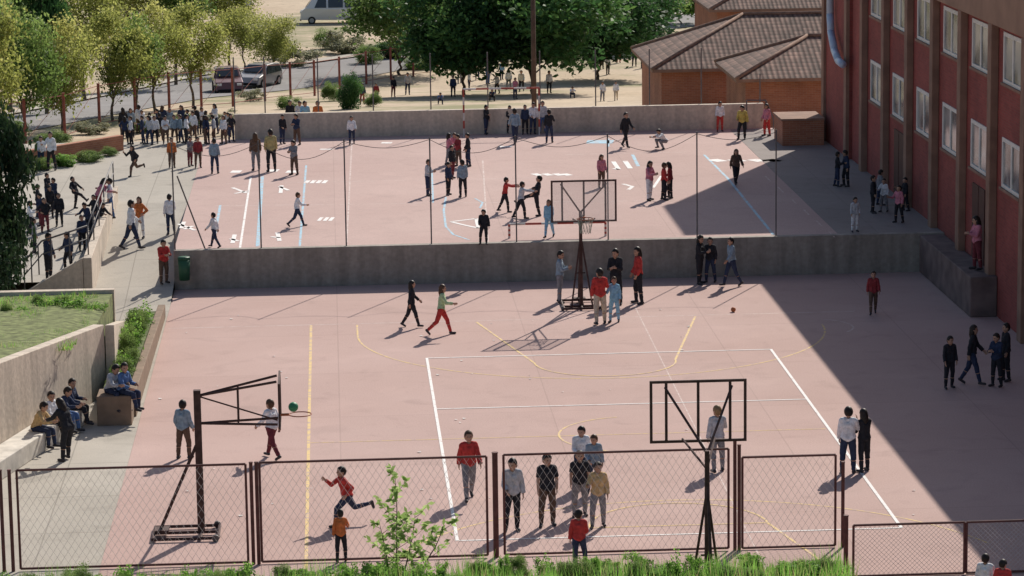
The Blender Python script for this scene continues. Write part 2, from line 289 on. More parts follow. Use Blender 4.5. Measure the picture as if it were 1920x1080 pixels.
for P in ([(436,352),(462,362)],[(440,363),(466,358)],[(524,350),(541,357)],[(526,362),(528,348)],[(432,448),(447,452)],[(436,456),(440,440)],[(520,436),(524,452)],[(508,444),(526,446)],[(335,420),(366,432)],[(345,430),(362,424)],[(340,428),(345,416)]): pst(b,P,.13,z)
for x in (572,583,594,605): pst(b,[(x,341),(x+8,341)],.7,z)
for x in (597,608,618): pst(b,[(x,411),(x+7,411)],.7,z)
for x in (1000,1020,1040,1056): pst(b,[(x,328),(x+13,327)],.5,z)
for x in (1335,1372,1410,1440): pst(b,[(x,302),(x+20,300)],.65,z)
pst(b,[(845,416),(893,410),(897,428),(870,422),(845,416)],.12,z)
pst(b,[(1150,303),(1160,318),(1150,316)],.16,z); pst(b,[(1172,302),(1182,316)],.18,z); pst(b,[(1168,345),(1186,350),(1178,356)],.14,z)
pst(b,[(715,268),(735,268)],.4,z); pst(b,[(935,275),(960,275)],.3,z); pst(b,[(600,280),(625,280)],.25,z);pst(b,[(1225,352),(1240,330)],.1,z)
b.obj("white_playground_markings",[m_white],kind="structure")
b=MB(); z=ZU+.004
pst(b,[(492,330),(483,462)],.11,z); pst(b,[(574,310),(562,462)],.07,z); pst(b,[(413,385),(403,440)],.08,z)
pst(b,[(1320,290),(1365,335),(1450,440)],.09,z); pst(b,[(1186,290),(1197,312)],.12,z)
pst(b,[(836,370),(832,395),(836,425),(850,440),(880,450)],.07,z); pst(b,[(890,372),(905,380),(900,390)],.07,z); pst(b,[(810,320),(812,380)],.06,z)
pst(b,[(1100,266),(1150,266)],.9,z); pst(b,[(1140,260),(1140,275)],.1,z)
b.obj("blue_playground_markings",[m_blue],kind="structure")
b=MB(); z=ZU+.002
pst(b,[(400,386),(1260,376)],.05,z); pst(b,[(420,345),(1180,330)],.04,z); pst(b,[(445,272),(1420,258)],.05,z); pst(b,[(660,262),(650,455)],.05,z); pst(b,[(905,300),(915,455)],.05,z); pst(b,[(1060,290),(1290,285)],.05,z)
for i in range(6): pst(b,[(1435+i*24,330+i*21),(1445+i*24,340+i*21)],.05,z)
b.obj("faded_playground_markings",[m_fwhite],kind="structure")
# ---------------------------------------------------------------- walls
b=MB(); b.box(XL,XB,WY,WY+.28,-.2,ZU+.03); b.obj("retaining_wall",[m_wall],label="long weathered concrete retaining wall between two courts",category="wall",bevel=.015)
x0=aty(440,250,FARY)[0]; x1=aty(1432,238,FARY)[0]
b=MB(); b.box(x0,x1,FARY,FARY+.25,-1.5,ZU+.93)
o=b.obj("boundary_wall",[m_wall2],label="low beige concrete wall at end of court",category="wall",bevel=.02)
A=(-9.6,58.6);B=(-7.55,66.3);C=(-5.69,73.3)
d=Vector((C[0]-A[0],C[1]-A[1])).normalized(); p=Vector((-d.y,d.x))*.28
b=MB(); b.prism([A,B,C,(C[0]+p.x,C[1]+p.y),(B[0]+p.x,B[1]+p.y),(A[0]+p.x,A[1]+p.y)],-.1,[2.75,2.22,1.72,1.72,2.22,2.75]); b.obj("planter_wall",[m_wall2],label="tall beige concrete planter wall beside paved corner",category="wall",bevel=.015)
q=Vector((C[0]+p.x,C[1]+p.y))
b=MB(); b.prism([(-5.67,73.32),(-5.45,73.32),(-5.6,79.6),(-5.85,79.6)],-.1,[1.7,1.7,.6,.6]); b.box(-14,-5.86,79.3,79.58,-.1,1.5)
b.obj("side_wall",[m_wall2],label="concrete wall enclosing raised lawn",category="wall")
b=MB(); b.prism([(-16,58.6),(A[0]-.3,58.6),(B[0]-.3,66.3),(q.x,q.y+.02),(-5.9,79.28),(-16,79.28)],-.1,[2.5,2.5,2.05,1.55,1.4,1.4]); b.obj("raised_lawn",[m_lawn],kind="structure")
b=MB(); b.prism([(-5.65,69.7),(-4.85,69.7),(-4.85,70.6),(-5.65,70.6)],-.05,.7)
b.prism([(-5.0,70.61),(-4.8,70.61),(-4.75,83.2),(-4.95,83.2)],-.05,[.6,.6,.35,.35]); b.obj("planter_kerb",[mat("brown concrete",(0.24,0.17,0.12),.9,.2,3)],label="low brown concrete planter kerb beside court",category="kerb",bevel=.02)
b=MB(); b.prism([(-5.64,70.62),(-5.01,70.62),(-4.97,82.5),(-5.6,82.5)],-.05,[.5,.5,.3,.3]); b.obj("planter_soil",[m_soil],kind="structure")
pp=-p.normalized()
def off(P,a): return (P[0]+pp.x*a,P[1]+pp.y*a)
b=MB(); s0=(B[0]-d.x*3,B[1]-d.y*3); e0=(B[0]+d.x*4.2,B[1]+d.y*4.2)
b.prism([off(s0,.005),off(s0,.62),off(e0,.62),off(e0,.005)],0.0,.42); b.obj("concrete_bench",[mat("white concrete",(.62,.57,.5),.9,.2,4)],label="long pale concrete bench along planter wall",category="bench",bevel=.02)
b=MB()
b.prism([(XR-.24,RY),(XR,RY),(XR,97.5),(XR-.24,97.5)],-.1,[1.25,1.25,1.62,1.62])
a0=atz(50,562,0)
b.prism([(a0[0],RY),(XR-.25,RY),(XR-.25,RY+.24),(a0[0],RY+.24)],-.1,[.3,1.25,1.25,.3])
b.obj("ramp_wall",[m_wall2],label="pale concrete ramp wall with sloping top",category="wall",bevel=.015)
rail=thing("handrail","grey tubular metal handrail on ramp wall","railing")
b=MB()
P=[V(a0[0],RY+.12,1.15),V(XR-1.4,RY+.12,1.75),V(XR-.12,RY+.5,2.1),V(XR-.12,97.3,2.45)]
Q=[p_-V(0,0,.38) for p_ in P]
b.path(P,.026,8); b.path(Q,.018,8); b.obj("rail",[m_pole],True,parent=rail)
def hv(P,t):
    k=min(int(t),len(P)-2); return P[k].lerp(P[k+1],t-k)
for i in range(11):
    t=(i*.4 if i<5 else 2+(i-5)/5); t=min(t,3); a=hv(P,t); b=MB(); b.tube(a-V(0,0,.85),a,.02); b.obj("baluster",[m_pole],True,parent=rail)
rl=thing("handrail","small steel handrail beside steps at court corner","railing"); b=MB()
q0=[aty(x,y,FARY-.4) for x,y in ((1400,188),(1436,188),(1450,222))]
b.path([V(*q) for q in q0],.03,6); b.obj("rail",[m_pole],parent=rl)
for q in q0: 
    b=MB(); b.tube(q,(q[0],q[1],ZU),.025,n=6); b.obj("baluster",[m_pole],parent=rl)
a=hit(20,318); c=hit(232,282)
b=MB(); dd=Vector((c[0]-a[0],c[1]-a[1])).normalized(); nn=Vector((-dd.y,dd.x))*.25
b.prism([(a[0]-3*dd.x,a[1]-3*dd.y),(c[0],c[1]),(c[0]+nn.x,c[1]+nn.y),(a[0]-3*dd.x+nn.x,a[1]-3*dd.y+nn.y)],ZU-.1,ZU+.55); b.obj("brick_wall",[m_obrick],label="low orange brick planter wall",category="wall")
b=MB(); a2=aty(470,215,FARY+9); c2=aty(645,190,FARY+9)
b.prism([(a2[0],a2[1]),(c2[0],c2[1]+1),(c2[0],c2[1]+1.3),(a2[0],a2[1]+.3)],-1.6,.15); b.obj("brick_wall",[m_obrick],label="orange brick wall behind the court",category="wall")
# ---------------------------------------------------------------- school building
bl=thing("school_building","three storey red brick school with brown pilasters","building")
YE=103.4
HB=9.3; wy=[98.6-3.98*i for i in range(11)]; zc=(4.3,7.12)
b=MB(); wh=.68; ww=1.12
def W(y0,y1,z0,z1): b.box(XB,XB+.3,y0,y1,z0,z1)
W(54,YE,-.3,zc[0]-wh); W(54,YE,zc[0]+wh,zc[1]-wh); W(54,YE,zc[1]+wh,7.95)
for c in zc:
    prev=YE
    for y in wy: W(y+ww,prev,c-wh,c+wh); prev=y-ww
    W(54,prev,c-wh,c+wh)
b.box(XB+.301,XB+.5,54,YE-.01,0,7.9,1)
b.box(XB+.5,XB+13,54,YE-.01,0,9.2)
b.obj("wall",[m_brick,mat("dark interior",(.02,.02,.02),.9,.2)],parent=bl)
b=MB(); b.box(XB-.25,XB+.5,54,YE-.01,7.95,HB); b.obj("parapet",[mat("ochre render",(0.33,0.20,0.14),.9,.15,1.2)],parent=bl,bevel=.02)
for i in range(12):
    y=wy[0]+1.99-3.98*i; b=MB(); b.box(XB-.22,XB-.002,y-.22,y+.22,.0 if y<80 else ZU-.05,7.947); b.obj("pilaster",[m_pil],parent=bl,bevel=.02)
for c in zc:
    for i,y in enumerate(wy):
        if y<66: continue
        wn=put("window",None,parent=bl,loc=(XB,y,c))
        b=MB(); fw=.11
        b.box(-.03,.06,-ww,ww,-wh,-wh+fw); b.box(-.03,.06,-ww,ww,wh-fw,wh); b.box(-.03,.06,-ww,-ww+fw,-wh+fw,wh-fw); b.box(-.03,.06,ww-fw,ww,-wh+fw,wh-fw); b.box(-.025,.058,-.07,.07,-wh+fw,wh-fw)
        b.obj("frame",[m_frame],parent=wn)
        b=MB(); b.box(.0,.02,-ww+fw,-.07,-wh+fw,wh-fw); b.box(.0,.02,.07,ww-fw,-wh+fw,wh-fw); b.obj("pane",[m_glass],parent=wn)
        b=MB(); b.box(-.09,-.033,-ww-.05,ww+.05,-wh-.06,-wh+.012); b.obj("sill",[m_pil],parent=wn)
m_door=mat("dark brown door",(0.07,0.025,0.02),.6,.2)
for y in (94.6,82.7):
    b=MB(); b.box(XB-.03,XB-.002,y-.8,y+.8,ZU,ZU+2.1); b.box(XB-.04,XB-.031,y-.03,y+.03,ZU,ZU+2.1); b.obj("door",[m_door],parent=bl)
tw=thing("stair_tower","taller blank brick stair tower of school","building")
b=MB(); b.box(XB-.1,XB+12,YE,108.8,-.3,13.4); b.obj("wall",[m_brick],parent=tw)
b=MB(); b.box(XB-.25,XB+12.1,YE-.1,108.95,13.4,13.8); b.obj("parapet",[m_pil],parent=tw)
b=MB(); b.box(XB-.22,XB-.102,YE+.02,YE+.5,ZU,13.38); b.obj("pilaster",[m_pil],parent=tw)
b=MB(); b.box(XB-.2,XB-.102,108.3,108.8,ZU,13.38); b.obj("pilaster",[m_pil],parent=tw)
b=MB(); pts=[V(XB-.3,106.3,13),V(XB-.3,106.3,5.9),V(XB-.32,106.0,5.3),V(XB-.36,105.0,4.75),V(XB-.4,103.9,4.5),V(XB-.4,103.0,4.47)]
b.path(pts,.13,12); 
for p_ in pts[1:-1]: b.sph(p_,.13)
b.obj("drainpipe",[mat("pale blue painted pipe",(0.45,0.56,0.70),.4,.1)],True,label="pale blue curved pipe on brick wall",category="pipe")
b=MB(); a=aty(1467,266,107.2)
b.box(a[0],XB-.35,107.2,109.2,ZU,ZU+.9); b.box(a[0]-.05,XB-.33,107.15,109.25,ZU+.9,ZU+.98,1); b.obj("brick_kiosk",[m_obrick,m_pil],label="low brick enclosure with brown coping by school",category="wall")
# ---------------------------------------------------------------- houses with hip roofs
def house(x0,x1,y0,y1,zg,ze,zr,label):
    h=thing("brick_house",label,"house")
    b=MB(); b.box(x0,x1,y0,y1,zg,ze); b.obj("wall",[m_obrick],parent=h)
    b=MB(); ov=.45; X0,X1,Y0,Y1=x0-ov,x1+ov,y0-ov,y1+ov; half=(Y1-Y0)/2
    e=ze-.05
    r0=V(X0+half,(Y0+Y1)/2,zr); r1=V(X1-half,(Y0+Y1)/2,zr)
    c=[V(X0,Y0,e),V(X1,Y0,e),V(X1,Y1,e),V(X0,Y1,e)]
    fs=[[c[0],c[1],r1,r0],[c[1],c[2],r1],[c[2],c[3],r0,r1],[c[3],c[0],r0]]
    for f in fs:
        b.poly(f,0); u=(f[1]-f[0]).normalized(); nn=(f[1]-f[0]).cross(f[2]-f[0]).normalized(); v=nn.cross(u)
        b.uv.append([((p-f[0]).dot(u),(p-f[0]).dot(v)) for p in f])
    k=[(p.x,p.y,p.z-.14) for p in c]
    for i in range(4):
        j=(i+1)%4; b.quad(k[i],k[j],c[j],c[i],1); b.uv.append([(0,0)]*4)
    b.quad(k[3],k[2],k[1],k[0],1); b.uv.append([(0,0)]*4)
    b.obj("roof",[m_roof,m_pil],parent=h)
    b=MB()
    for a_,b_ in ((c[0],r0),(c[1],r1),(c[2],r1),(c[3],r0),(r0,r1)): b.tube(a_+V(0,0,.03),b_+V(0,0,.03),.08,n=8)
    b.obj("ridge_tiles",[mat("ridge tile clay",(.24,.15,.11),.9,.3,5)],True,parent=h)
xa=aty(1240,150,135)[0]; zeA=aty(1300,125,135)[2]
house(xa,xa+17,135,143.5,-2.2,zeA,zeA+1.9,"brick house with brown tiled hip roof")
xb=aty(1398,150,126)[0]; zeB=aty(1450,143,126)[2]
house(xb,xb+10,126,132.2,-1.8,zeB,zeB+1.35,"lower brick wing with tiled hip roof")
xc=aty(1345,30,160)[0]; zeC=aty(1400,14,160)[2]
house(xc,xc+22,160,170,-3.6,zeC,zeC+2.2,"brick house further back with tiled roof")
# ---------------------------------------------------------------- road
def drape(name,top,bot,m,dz,rows=5,cols=70):
    tx=[p[0] for p in top]; ty=[p[1] for p in top]; by=[p[1] for p in bot]
    b=MB()
    for j in range(rows+1):
        for i in range(cols+1):
            x=tx[0]+(tx[-1]-tx[0])*i/cols; yt=np.interp(x,tx,ty); yb=np.interp(x,[p[0] for p in bot],by)
            h=hitT(x,yb+(yt-yb)*j/rows); b.v.append((h[0],h[1],h[2]+dz))
    for j in range(rows):
        for i in range(cols): o=j*(cols+1)+i; b.f.append((o,o+1,o+cols+2,o+cols+1)); b.m.append(0)
    return b.obj(name,[m],kind="structure")
top=[(-300,268),(0,222),(200,182),(390,142),(560,124),(820,88),(1000,66),(1200,40),(1400,12)]
bot=[(-300,305),(0,258),(200,218),(390,184),(560,168),(820,120),(1000,94),(1200,64),(1400,36)]
drape("road",top,bot,m_asph,.04)
drape("pavement",[(x,y-6) for x,y in top],top,m_conc,.12,2)
# ---------------------------------------------------------------- foliage
def crown_mesh(name,seed,mat_,nleaf,leaf,nclump=26,clr=(.13,.22),soft=.015):
    r=np.random.default_rng(seed)
    cs=[]
    while len(cs)<nclump:
        p=r.uniform(-.5,.5,3)
        if np.linalg.norm(p)<.40+r.uniform(-.08,.03) and np.linalg.norm(p)>.10: cs.append(p)
    cs=np.array(cs); rad=r.uniform(clr[0],clr[1],nclump); tint=r.uniform(.15,.75,nclump)
    k=r.integers(0,nclump,nleaf); dirs=r.normal(size=(nleaf,3)); dirs/=np.linalg.norm(dirs,axis=1)[:,None]
    rr=rad[k]*r.uniform(.2,1.2,nleaf)**.6
    c=cs[k]+dirs*rr[:,None]*np.array((1,1,.85)); c+=r.normal(size=c.shape)*soft
    a=r.normal(size=(nleaf,3)); a/=np.linalg.norm(a,axis=1)[:,None]; bb=np.cross(a,r.normal(size=(nleaf,3))); bb/=np.linalg.norm(bb,axis=1)[:,None]
    s=leaf*r.uniform(.6,1.35,nleaf)[:,None]
    v=np.stack([c-a*s,c-bb*s*.55,c+a*s,c+bb*s*.55],1).reshape(-1,3)
    me=bpy.data.meshes.new(name); me.vertices.add(nleaf*4); me.vertices.foreach_set("co",v.astype(np.float32).ravel())
    me.loops.add(nleaf*4); me.loops.foreach_set("vertex_index",np.arange(nleaf*4,dtype=np.int32)); me.polygons.add(nleaf)
    me.polygons.foreach_set("loop_start",np.arange(0,nleaf*4,4,dtype=np.int32)); me.polygons.foreach_set("loop_total",np.full(nleaf,4,dtype=np.int32))
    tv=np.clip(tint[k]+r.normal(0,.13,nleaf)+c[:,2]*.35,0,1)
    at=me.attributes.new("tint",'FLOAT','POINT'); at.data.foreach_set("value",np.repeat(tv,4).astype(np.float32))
    me.materials.append(mat_); me.update(); me.validate(); return me,cs
CR={}
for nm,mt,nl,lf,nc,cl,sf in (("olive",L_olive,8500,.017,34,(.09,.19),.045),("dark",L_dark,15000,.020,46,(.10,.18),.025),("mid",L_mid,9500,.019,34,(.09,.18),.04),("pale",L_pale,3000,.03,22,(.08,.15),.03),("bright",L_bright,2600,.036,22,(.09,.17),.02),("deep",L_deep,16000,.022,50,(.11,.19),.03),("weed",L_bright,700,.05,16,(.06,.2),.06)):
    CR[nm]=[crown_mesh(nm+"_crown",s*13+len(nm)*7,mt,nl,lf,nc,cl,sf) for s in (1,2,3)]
def trunk_mesh(h,w,cb,cs,r0,seed):
    b=MB(); q=random.Random(seed); pts=[V(0,0,-.1)]; n=5
    for i in range(1,n+1): pts.append(V(q.uniform(-.06,.06)*w*.4,q.uniform(-.06,.06)*w*.4,cb*1.25*i/n))
    b.path(pts,[r0*(1-.55*i/n) for i in range(n+1)],9)
    ch=h-cb; zc_=cb+ch/2
    for i,c in enumerate(cs[::3]):
        st=pts[3].lerp(pts[5],q.random()); en=V(c[0]*w,c[1]*w,zc_+c[2]*ch); mid=st.lerp(en,.5)+V(q.uniform(-.1,.1),q.uniform(-.1,.1),.08)*w*.4
        b.path([st,mid,en],[r0*.38,r0*.22,r0*.07],6)
    return b
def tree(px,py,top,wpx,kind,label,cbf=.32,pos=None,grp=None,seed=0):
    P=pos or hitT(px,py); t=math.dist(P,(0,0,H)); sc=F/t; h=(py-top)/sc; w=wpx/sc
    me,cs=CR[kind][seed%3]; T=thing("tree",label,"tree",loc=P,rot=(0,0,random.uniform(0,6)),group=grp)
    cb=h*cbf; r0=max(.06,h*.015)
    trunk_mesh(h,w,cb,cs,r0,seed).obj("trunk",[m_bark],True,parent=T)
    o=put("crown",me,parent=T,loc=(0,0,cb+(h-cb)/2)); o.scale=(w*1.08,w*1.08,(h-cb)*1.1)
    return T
gl="young trees along the street"
for i,(x,y,tp,wd,k,cb_) in enumerate([(-30,300,20,190,"olive",.2),(48,270,15,160,"mid",.22),(118,250,30,160,"olive",.22),(212,228,15,160,"olive",.25),(256,222,35,120,"mid",.3),(292,214,0,160,"olive",.28),(362,204,5,150,"olive",.3),(512,150,25,100,"olive",.22),(160,190,-60,180,"olive",.4),(20,215,-50,190,"mid",.3),(330,160,-70,150,"mid",.45),(430,125,-60,140,"olive",.42),(250,165,-80,170,"olive",.42),(458,140,10,105,"olive",.3)]):
    tree(x,y,tp,wd,k,"young street tree with yellowing olive leaves",cb_,grp=gl,seed=i)
tree(88,215,-90,95,"dark","dark green narrow tree behind street trees",.1,seed=4)
for i,(x,y,tp,wd,k,l) in enumerate([(750,140,-60,220,"mid","green tree beside the road"),(870,178,-70,260,"dark","large dark green leafy tree shading sand yard"),(1000,176,-100,330,"dark","large dense dark green tree in sand yard"),(1120,150,-80,290,"dark","wide dark green tree over sand yard"),(1200,60,-80,190,"mid","green tree near the tiled house"),(1275,45,-60,140,"bright","bright green tree beside the road"),(940,95,-60,260,"dark","green tree beyond the road"),(820,80,-60,200,"dark","dark green tree beyond the road"),(745,25,-70,110,"mid","green tree at edge of dirt lot"),(1190,95,-60,160,"dark","dark green tree near the tiled house")]):
    tree(x,y,tp,wd,k,l,.12 if i<4 else .1,seed=i+1)
tree(-20,600,170,190,"deep","dark dense evergreen tree beside the terrace",.03,pos=(-9.8,84.2,0),seed=2)
tree(-20,600,330,170,"deep","dark bushy evergreen tree beside the terrace",.02,pos=(-9.9,83.0,0),seed=1)
def shrub(P,w,h,kind,label,seed=0,grp=None):
    me,cs=CR[kind][seed%3]; o=put("shrub",me,loc=(P[0],P[1],P[2]+h*.42),label=label,category="shrub",group=grp); o.scale=(w,w,h*1.1); o.rotation_euler=(0,0,seed*1.7); return o
for i,(x,y,wd,hp,k) in enumerate([(560,125,90,50,"pale"),(645,100,100,60,"pale"),(525,110,60,50,"pale"),(690,120,60,40,"mid"),(610,92,60,40,"mid"),(655,205,55,75,"dark"),(20,252,90,30,"mid"),(100,270,80,26,"mid"),(170,252,80,28,"pale"),(470,190,60,30,"pale"),(700,200,40,30,"mid"),(280,248,80,30,"mid"),(350,240,90,30,"mid"),(420,232,80,30,"pale"),(540,205,50,30,"mid"),(735,110,70,40,"dark"),(620,190,40,40,"mid"),(780,130,60,30,"mid"),(1100,100,80,30,"mid")]):
    P=hitT(x,y); s=F/math.dist(P,(0,0,H)); shrub(P,wd/s,hp/s,k,"rough roadside shrub on dry ground",i,"roadside shrubs")
for i,(x,y,wd,hp,k) in enumerate([(75,318,60,26,"mid"),(120,312,60,26,"bright"),(165,303,60,24,"mid"),(40,325,60,28,"mid"),(205,292,40,18,"mid")]):
    P=hit(x,y); s=F/math.dist(P,(0,0,H)); shrub(P,wd/s,hp/s,k,"green shrub in front of brick planter",i,"planter shrubs")
for i in range(14):
    t=i/13; shrub((-5.3+random.uniform(-.08,.08),71.3+t*8.8,.42),.5+random.uniform(0,.35),.4+random.uniform(0,.45),("mid","weed","mid")[i%3],"green shrub in concrete planter",i,"planter shrubs")
for i in range(12): shrub((-9.7+i*.33,77.6+random.uniform(-1.3,.6),1.38),random.uniform(.4,.8),random.uniform(.2,.45),("mid","weed")[i%2],"low green plant on raised lawn",i,"lawn plants")
for i in range(4): shrub((-9.8+i*.5,81.0,0),.8,.8,"mid","leafy plant behind raised lawn",i,"lawn plants")
n=90; rr=random.Random(5)
for i in range(n):
    x=-9.6+i*18.3/n+rr.uniform(-.15,.15); Y=51.5+rr.uniform(-.9,.5); zb=float(np.interp(Y,BY,BZ)); h=rr.choice((.22,.3,.38,.46,.56))*(.8 if -9<x<-6 or x>6 else 1)
    shrub((x,Y,zb+.0),rr.uniform(.25,.7),h,rr.choice(("bright","weed","weed","mid")),"fresh green leafy plant on bank below fence",i,"plants on the bank")
def tufts(name,n_,fx_,fz,hmin,hmax,w_):
    b=MB()
    for i in range(n_):
        x,Y=fx_(); zb=fz(x,Y); h=rr.uniform(hmin,hmax)*max(.2,1+1.1*noise.noise((x*1.1,Y*.7,3))); a=rr.uniform(0,6.28)
        dx,dy=math.cos(a)*w_,math.sin(a)*w_; lx,ly=rr.uniform(-.12,.12),rr.uniform(-.12,.12)
        i0=len(b.v); b.v+=[(x-dx,Y-dy,zb),(x+dx,Y+dy,zb),(x+lx,Y+ly,zb+h)]; b.f.append((i0,i0+1,i0+2)); b.m.append(rr.choice((0,0,0,1)))
    b.obj(name,[m_gr1,m_gr2],kind="stuff")
m_gr1=mat("grass blades",(0.22,0.42,0.08),.8,.4,3,trans=.55); m_gr2=mat("dry grass blades",(0.44,0.42,0.18),.8,.3,3,trans=.5)
tufts("grass",13000,lambda:(rr.uniform(-10,8.8),rr.uniform(49.8,53.1)),lambda x,Y:float(np.interp(Y,BY,BZ)),.10,.42,.010)
tufts("lawn_grass",9000,lambda:(rr.uniform(-10.2,-6.2),rr.uniform(70,79)),lambda x,Y:float(np.interp(Y,[66.3,73.3,79.3],[2.05,1.52,1.38]))-.02,.05,.2,.016)
T=thing("sapling","thin leafy young sapling with pale leaves by fence","tree",loc=(.95,52.3,.75))
b=MB(); q=random.Random(3); tips=[]
for sx,sy,ht,nb in ((0,0,2.2,16),(.35,.15,1.45,11),(-.3,.05,1.3,9),(.85,-.1,1.25,11)):
    st=[V(sx*.15,sy,0),V(sx*.5,sy,ht*.35),V(sx*.8+.02,sy,ht*.7),V(sx,sy,ht)]; b.path(st,[.018,.013,.009,.003],7)
    for i in range(nb):
        t=.2+.78*i/nb; base=hv(st,t*3); a=q.uniform(0,6.28); L=q.uniform(.25,.65)*(1.2-t*.7); e=base+V(math.cos(a)*L,math.sin(a)*L*.6,L*.75); b.path([base,base.lerp(e,.5)+V(0,0,-.04),e],[.006,.004,.002],5); tips.append((base,e))
b.obj("trunk",[m_bark],True,parent=T)
b=MB()
for base,e in tips:
    for k in range(9):
        c=base.lerp(e,q.uniform(.3,1.15)); a=V(q.uniform(-1,1),q.uniform(-.4,.4),q.uniform(-.6,.7)).normalized(); s=q.uniform(.04,.09); u=a.cross(V(q.uniform(-.4,.4),1,q.uniform(-.4,.4))).normalized()
        c=c+a*.05; b.quad(c-a*s,c-u*s*.42,c+a*s,c+u*s*.42)
me=b.mesh("crown",[leaf_mat("pale sapling leaves",(.12,.18,.06),(.26,.38,.11),(.44,.55,.22),.6)]); at=me.attributes.new("tint",'FLOAT','POINT'); at.data.foreach_set("value",[x for _ in range(len(b.f)) for x in [q.uniform(.2,1)]*4]); put("crown",me,parent=T)
# ---------------------------------------------------------------- near fence
def fence_panel(x0,x1,y,z0,z1,label,name="fence",cell=(.14,.22),cat="fence"):
    T=thing(name,label,cat,loc=(x0,y,z0)); W_=x1-x0; Hh=z1-z0; r=.024
    b=MB()
    for a,c in (((0,0,0),(W_,0,0)),((0,0,Hh),(W_,0,Hh)),((0,0,0),(0,0,Hh)),((W_,0,0),(W_,0,Hh))): b.tube(a,c,r,n=8)
    b.obj("frame",[m_redsteel],parent=T)
    b=MB(); sl_=cell[1]/cell[0]
    for sgn in (1,-1):
        for xx in np.arange(-Hh/sl_ ,W_+Hh/sl_,cell[0]):
            if sgn==1: a=(xx,0); e=(xx+Hh/sl_,Hh)
            else: a=(xx+Hh/sl_,0); e=(xx,Hh)
            dx=e[0]-a[0]
            ta=(0-a[0])/dx; tb=(W_-a[0])/dx
            if ta>tb: ta,tb=tb,ta
            t0=max(0,ta); t1=min(1,tb)
            if t1-t0<.02: continue
            k=3; P_=[]
            for j in range(k+1):
                t=t0+(t1-t0)*j/k; P_.append((a[0]+dx*t+(rr.uniform(-.008,.008) if 0<j<k else 0),.004*sgn,Hh*t))
            for j in range(k): b.tube(P_[j],P_[j+1],.0032,n=3,caps=False)
    b.obj("wire_mesh",[m_wire],parent=T)
def post(x,y,z0,z1,r=.045,label="dark red steel fence post",m=m_redsteel,name="fence_post",grp="fence posts",n=8):
    b=MB(); b.tube((0,0,0),(0,0,z1-z0),r,n=n); b.tube((0,0,z1-z0),(0,0,z1-z0+.02),r*1.15,n=n)
    return b.obj(name,[m],False,loc=(x,y,z0),label=label,category="fence post",group=grp)
FY=57.2
fx=lambda px,py=1000: aty(px,py,FY)[0]
fence_panel(fx(-330),fx(-8),FY,.05,2.0,"chain link fence panel in dark red frame")
fence_panel(fx(36),fx(464),FY,.05,2.0,"chain link fence panel in dark red frame")
fence_panel(fx(490),fx(914),FY,.05,2.02,"chain link fence panel in dark red frame")
fence_panel(fx(946),fx(1366),FY,.05,2.04,"chain link fence panel in dark red frame")
fence_panel(fx(1392),fx(1566),FY,.04,1.86,"narrow chain link gate in dark red frame","gate",cat="gate")
for px,h in ((5,2.0),(22,2.0),(474,2.02),(484,2.02),(930,2.08),(1378,2.2),(1386,2.1),(1580,1.7)): post(fx(px),FY,0,h,.035 if px not in(930,) else .055)
fence_panel(aty(1600,1040,55)[0],aty(1808,1040,55)[0],55,.03,1.02,"low wire fence panel in dark red frame",cell=(.09,.09))
fence_panel(aty(1812,1040,55)[0],aty(2080,1040,55)[0],55,.03,1.02,"low wire fence panel in dark red frame",cell=(.09,.09))
post(aty(1586,1040,55.2)[0],55.2,0,1.15)
tops=[]
for px in (326,488,648,808,968,1140,1307,1455):
    y=WY+.14; x=aty(px,400,y)[0]; post(x,y,ZU+.03,ZU+3.15,.021,"tall thin grey post on retaining wall",m_pole,"net_post","tall net posts"); tops.append(V(x,y,ZU+3.1))
b=MB(); b.tube(aty(385,468,WY+.4),aty(332,330,WY+.14),.022); b.obj("brace",[m_pole],label="leaning steel brace beside retaining wall",category="brace")
for i_,(a,c) in enumerate(zip(tops[:-1],tops[1:])):
    sg=(.35,.5,.22,.42,.3,.48,.2)[i_]
    b=MB(); pts=[a.lerp(c,i/12)-V(0,0,sg*math.sin(math.pi*i/12)) for i in range(13)]; b.path(pts,.009,5); b.obj("cable",[m_pole],label="sagging dark cable between tall posts",category="cable",group="cables between posts")
for i,px in enumerate((440,497,597,700,808,915,1013,1117,1218,1315,1425)):
    y=FARY+.35; x=aty(px,200,y)[0]; post(x,y,-1,ZU+(3.0 if i not in (10,) else 2),.024,"tall thin grey post behind boundary wall",m_pole,"net_post","tall net posts")
x=aty(1001,150,122)[0]; b=MB(); b.tube((0,0,-1),(0,0,9),.11,.09,12); b.obj("utility_pole",[mat("brown wood pole",(0.10,0.065,0.05),.9,.25,4)],True,loc=(x,122,-1.2),label="thick brown wooden pole beside boundary wall",category="pole")
prev=None
for (px,py) in [(-20,290),(48,275),(122,262),(187,240),(254,226),(318,214),(378,204),(437,200),(497,190),(545,185),(590,180),(637,170),(687,158),(733,150),(775,144),(820,140),(868,136)]:
    P=hitT(px,py); post(P[0],P[1],P[2],P[2]+2.1,.07,"red painted post of roadside fence",m_redpost,"fence_post","roadside fence posts",6)
    if prev:
        b=MB(); b.tube(prev+V(0,0,2.0),Vector(P)+V(0,0,2.0),.018,n=5); b.tube(prev+V(0,0,.2),Vector(P)+V(0,0,.2),.018,n=5); b.tube(prev+V(0,0,.2),Vector(P)+V(0,0,2.0),.01,n=4); b.obj("fence",[m_redpost],label="thin red rails between roadside fence posts",category="fence",group="roadside fence rails")
    prev=Vector(P)
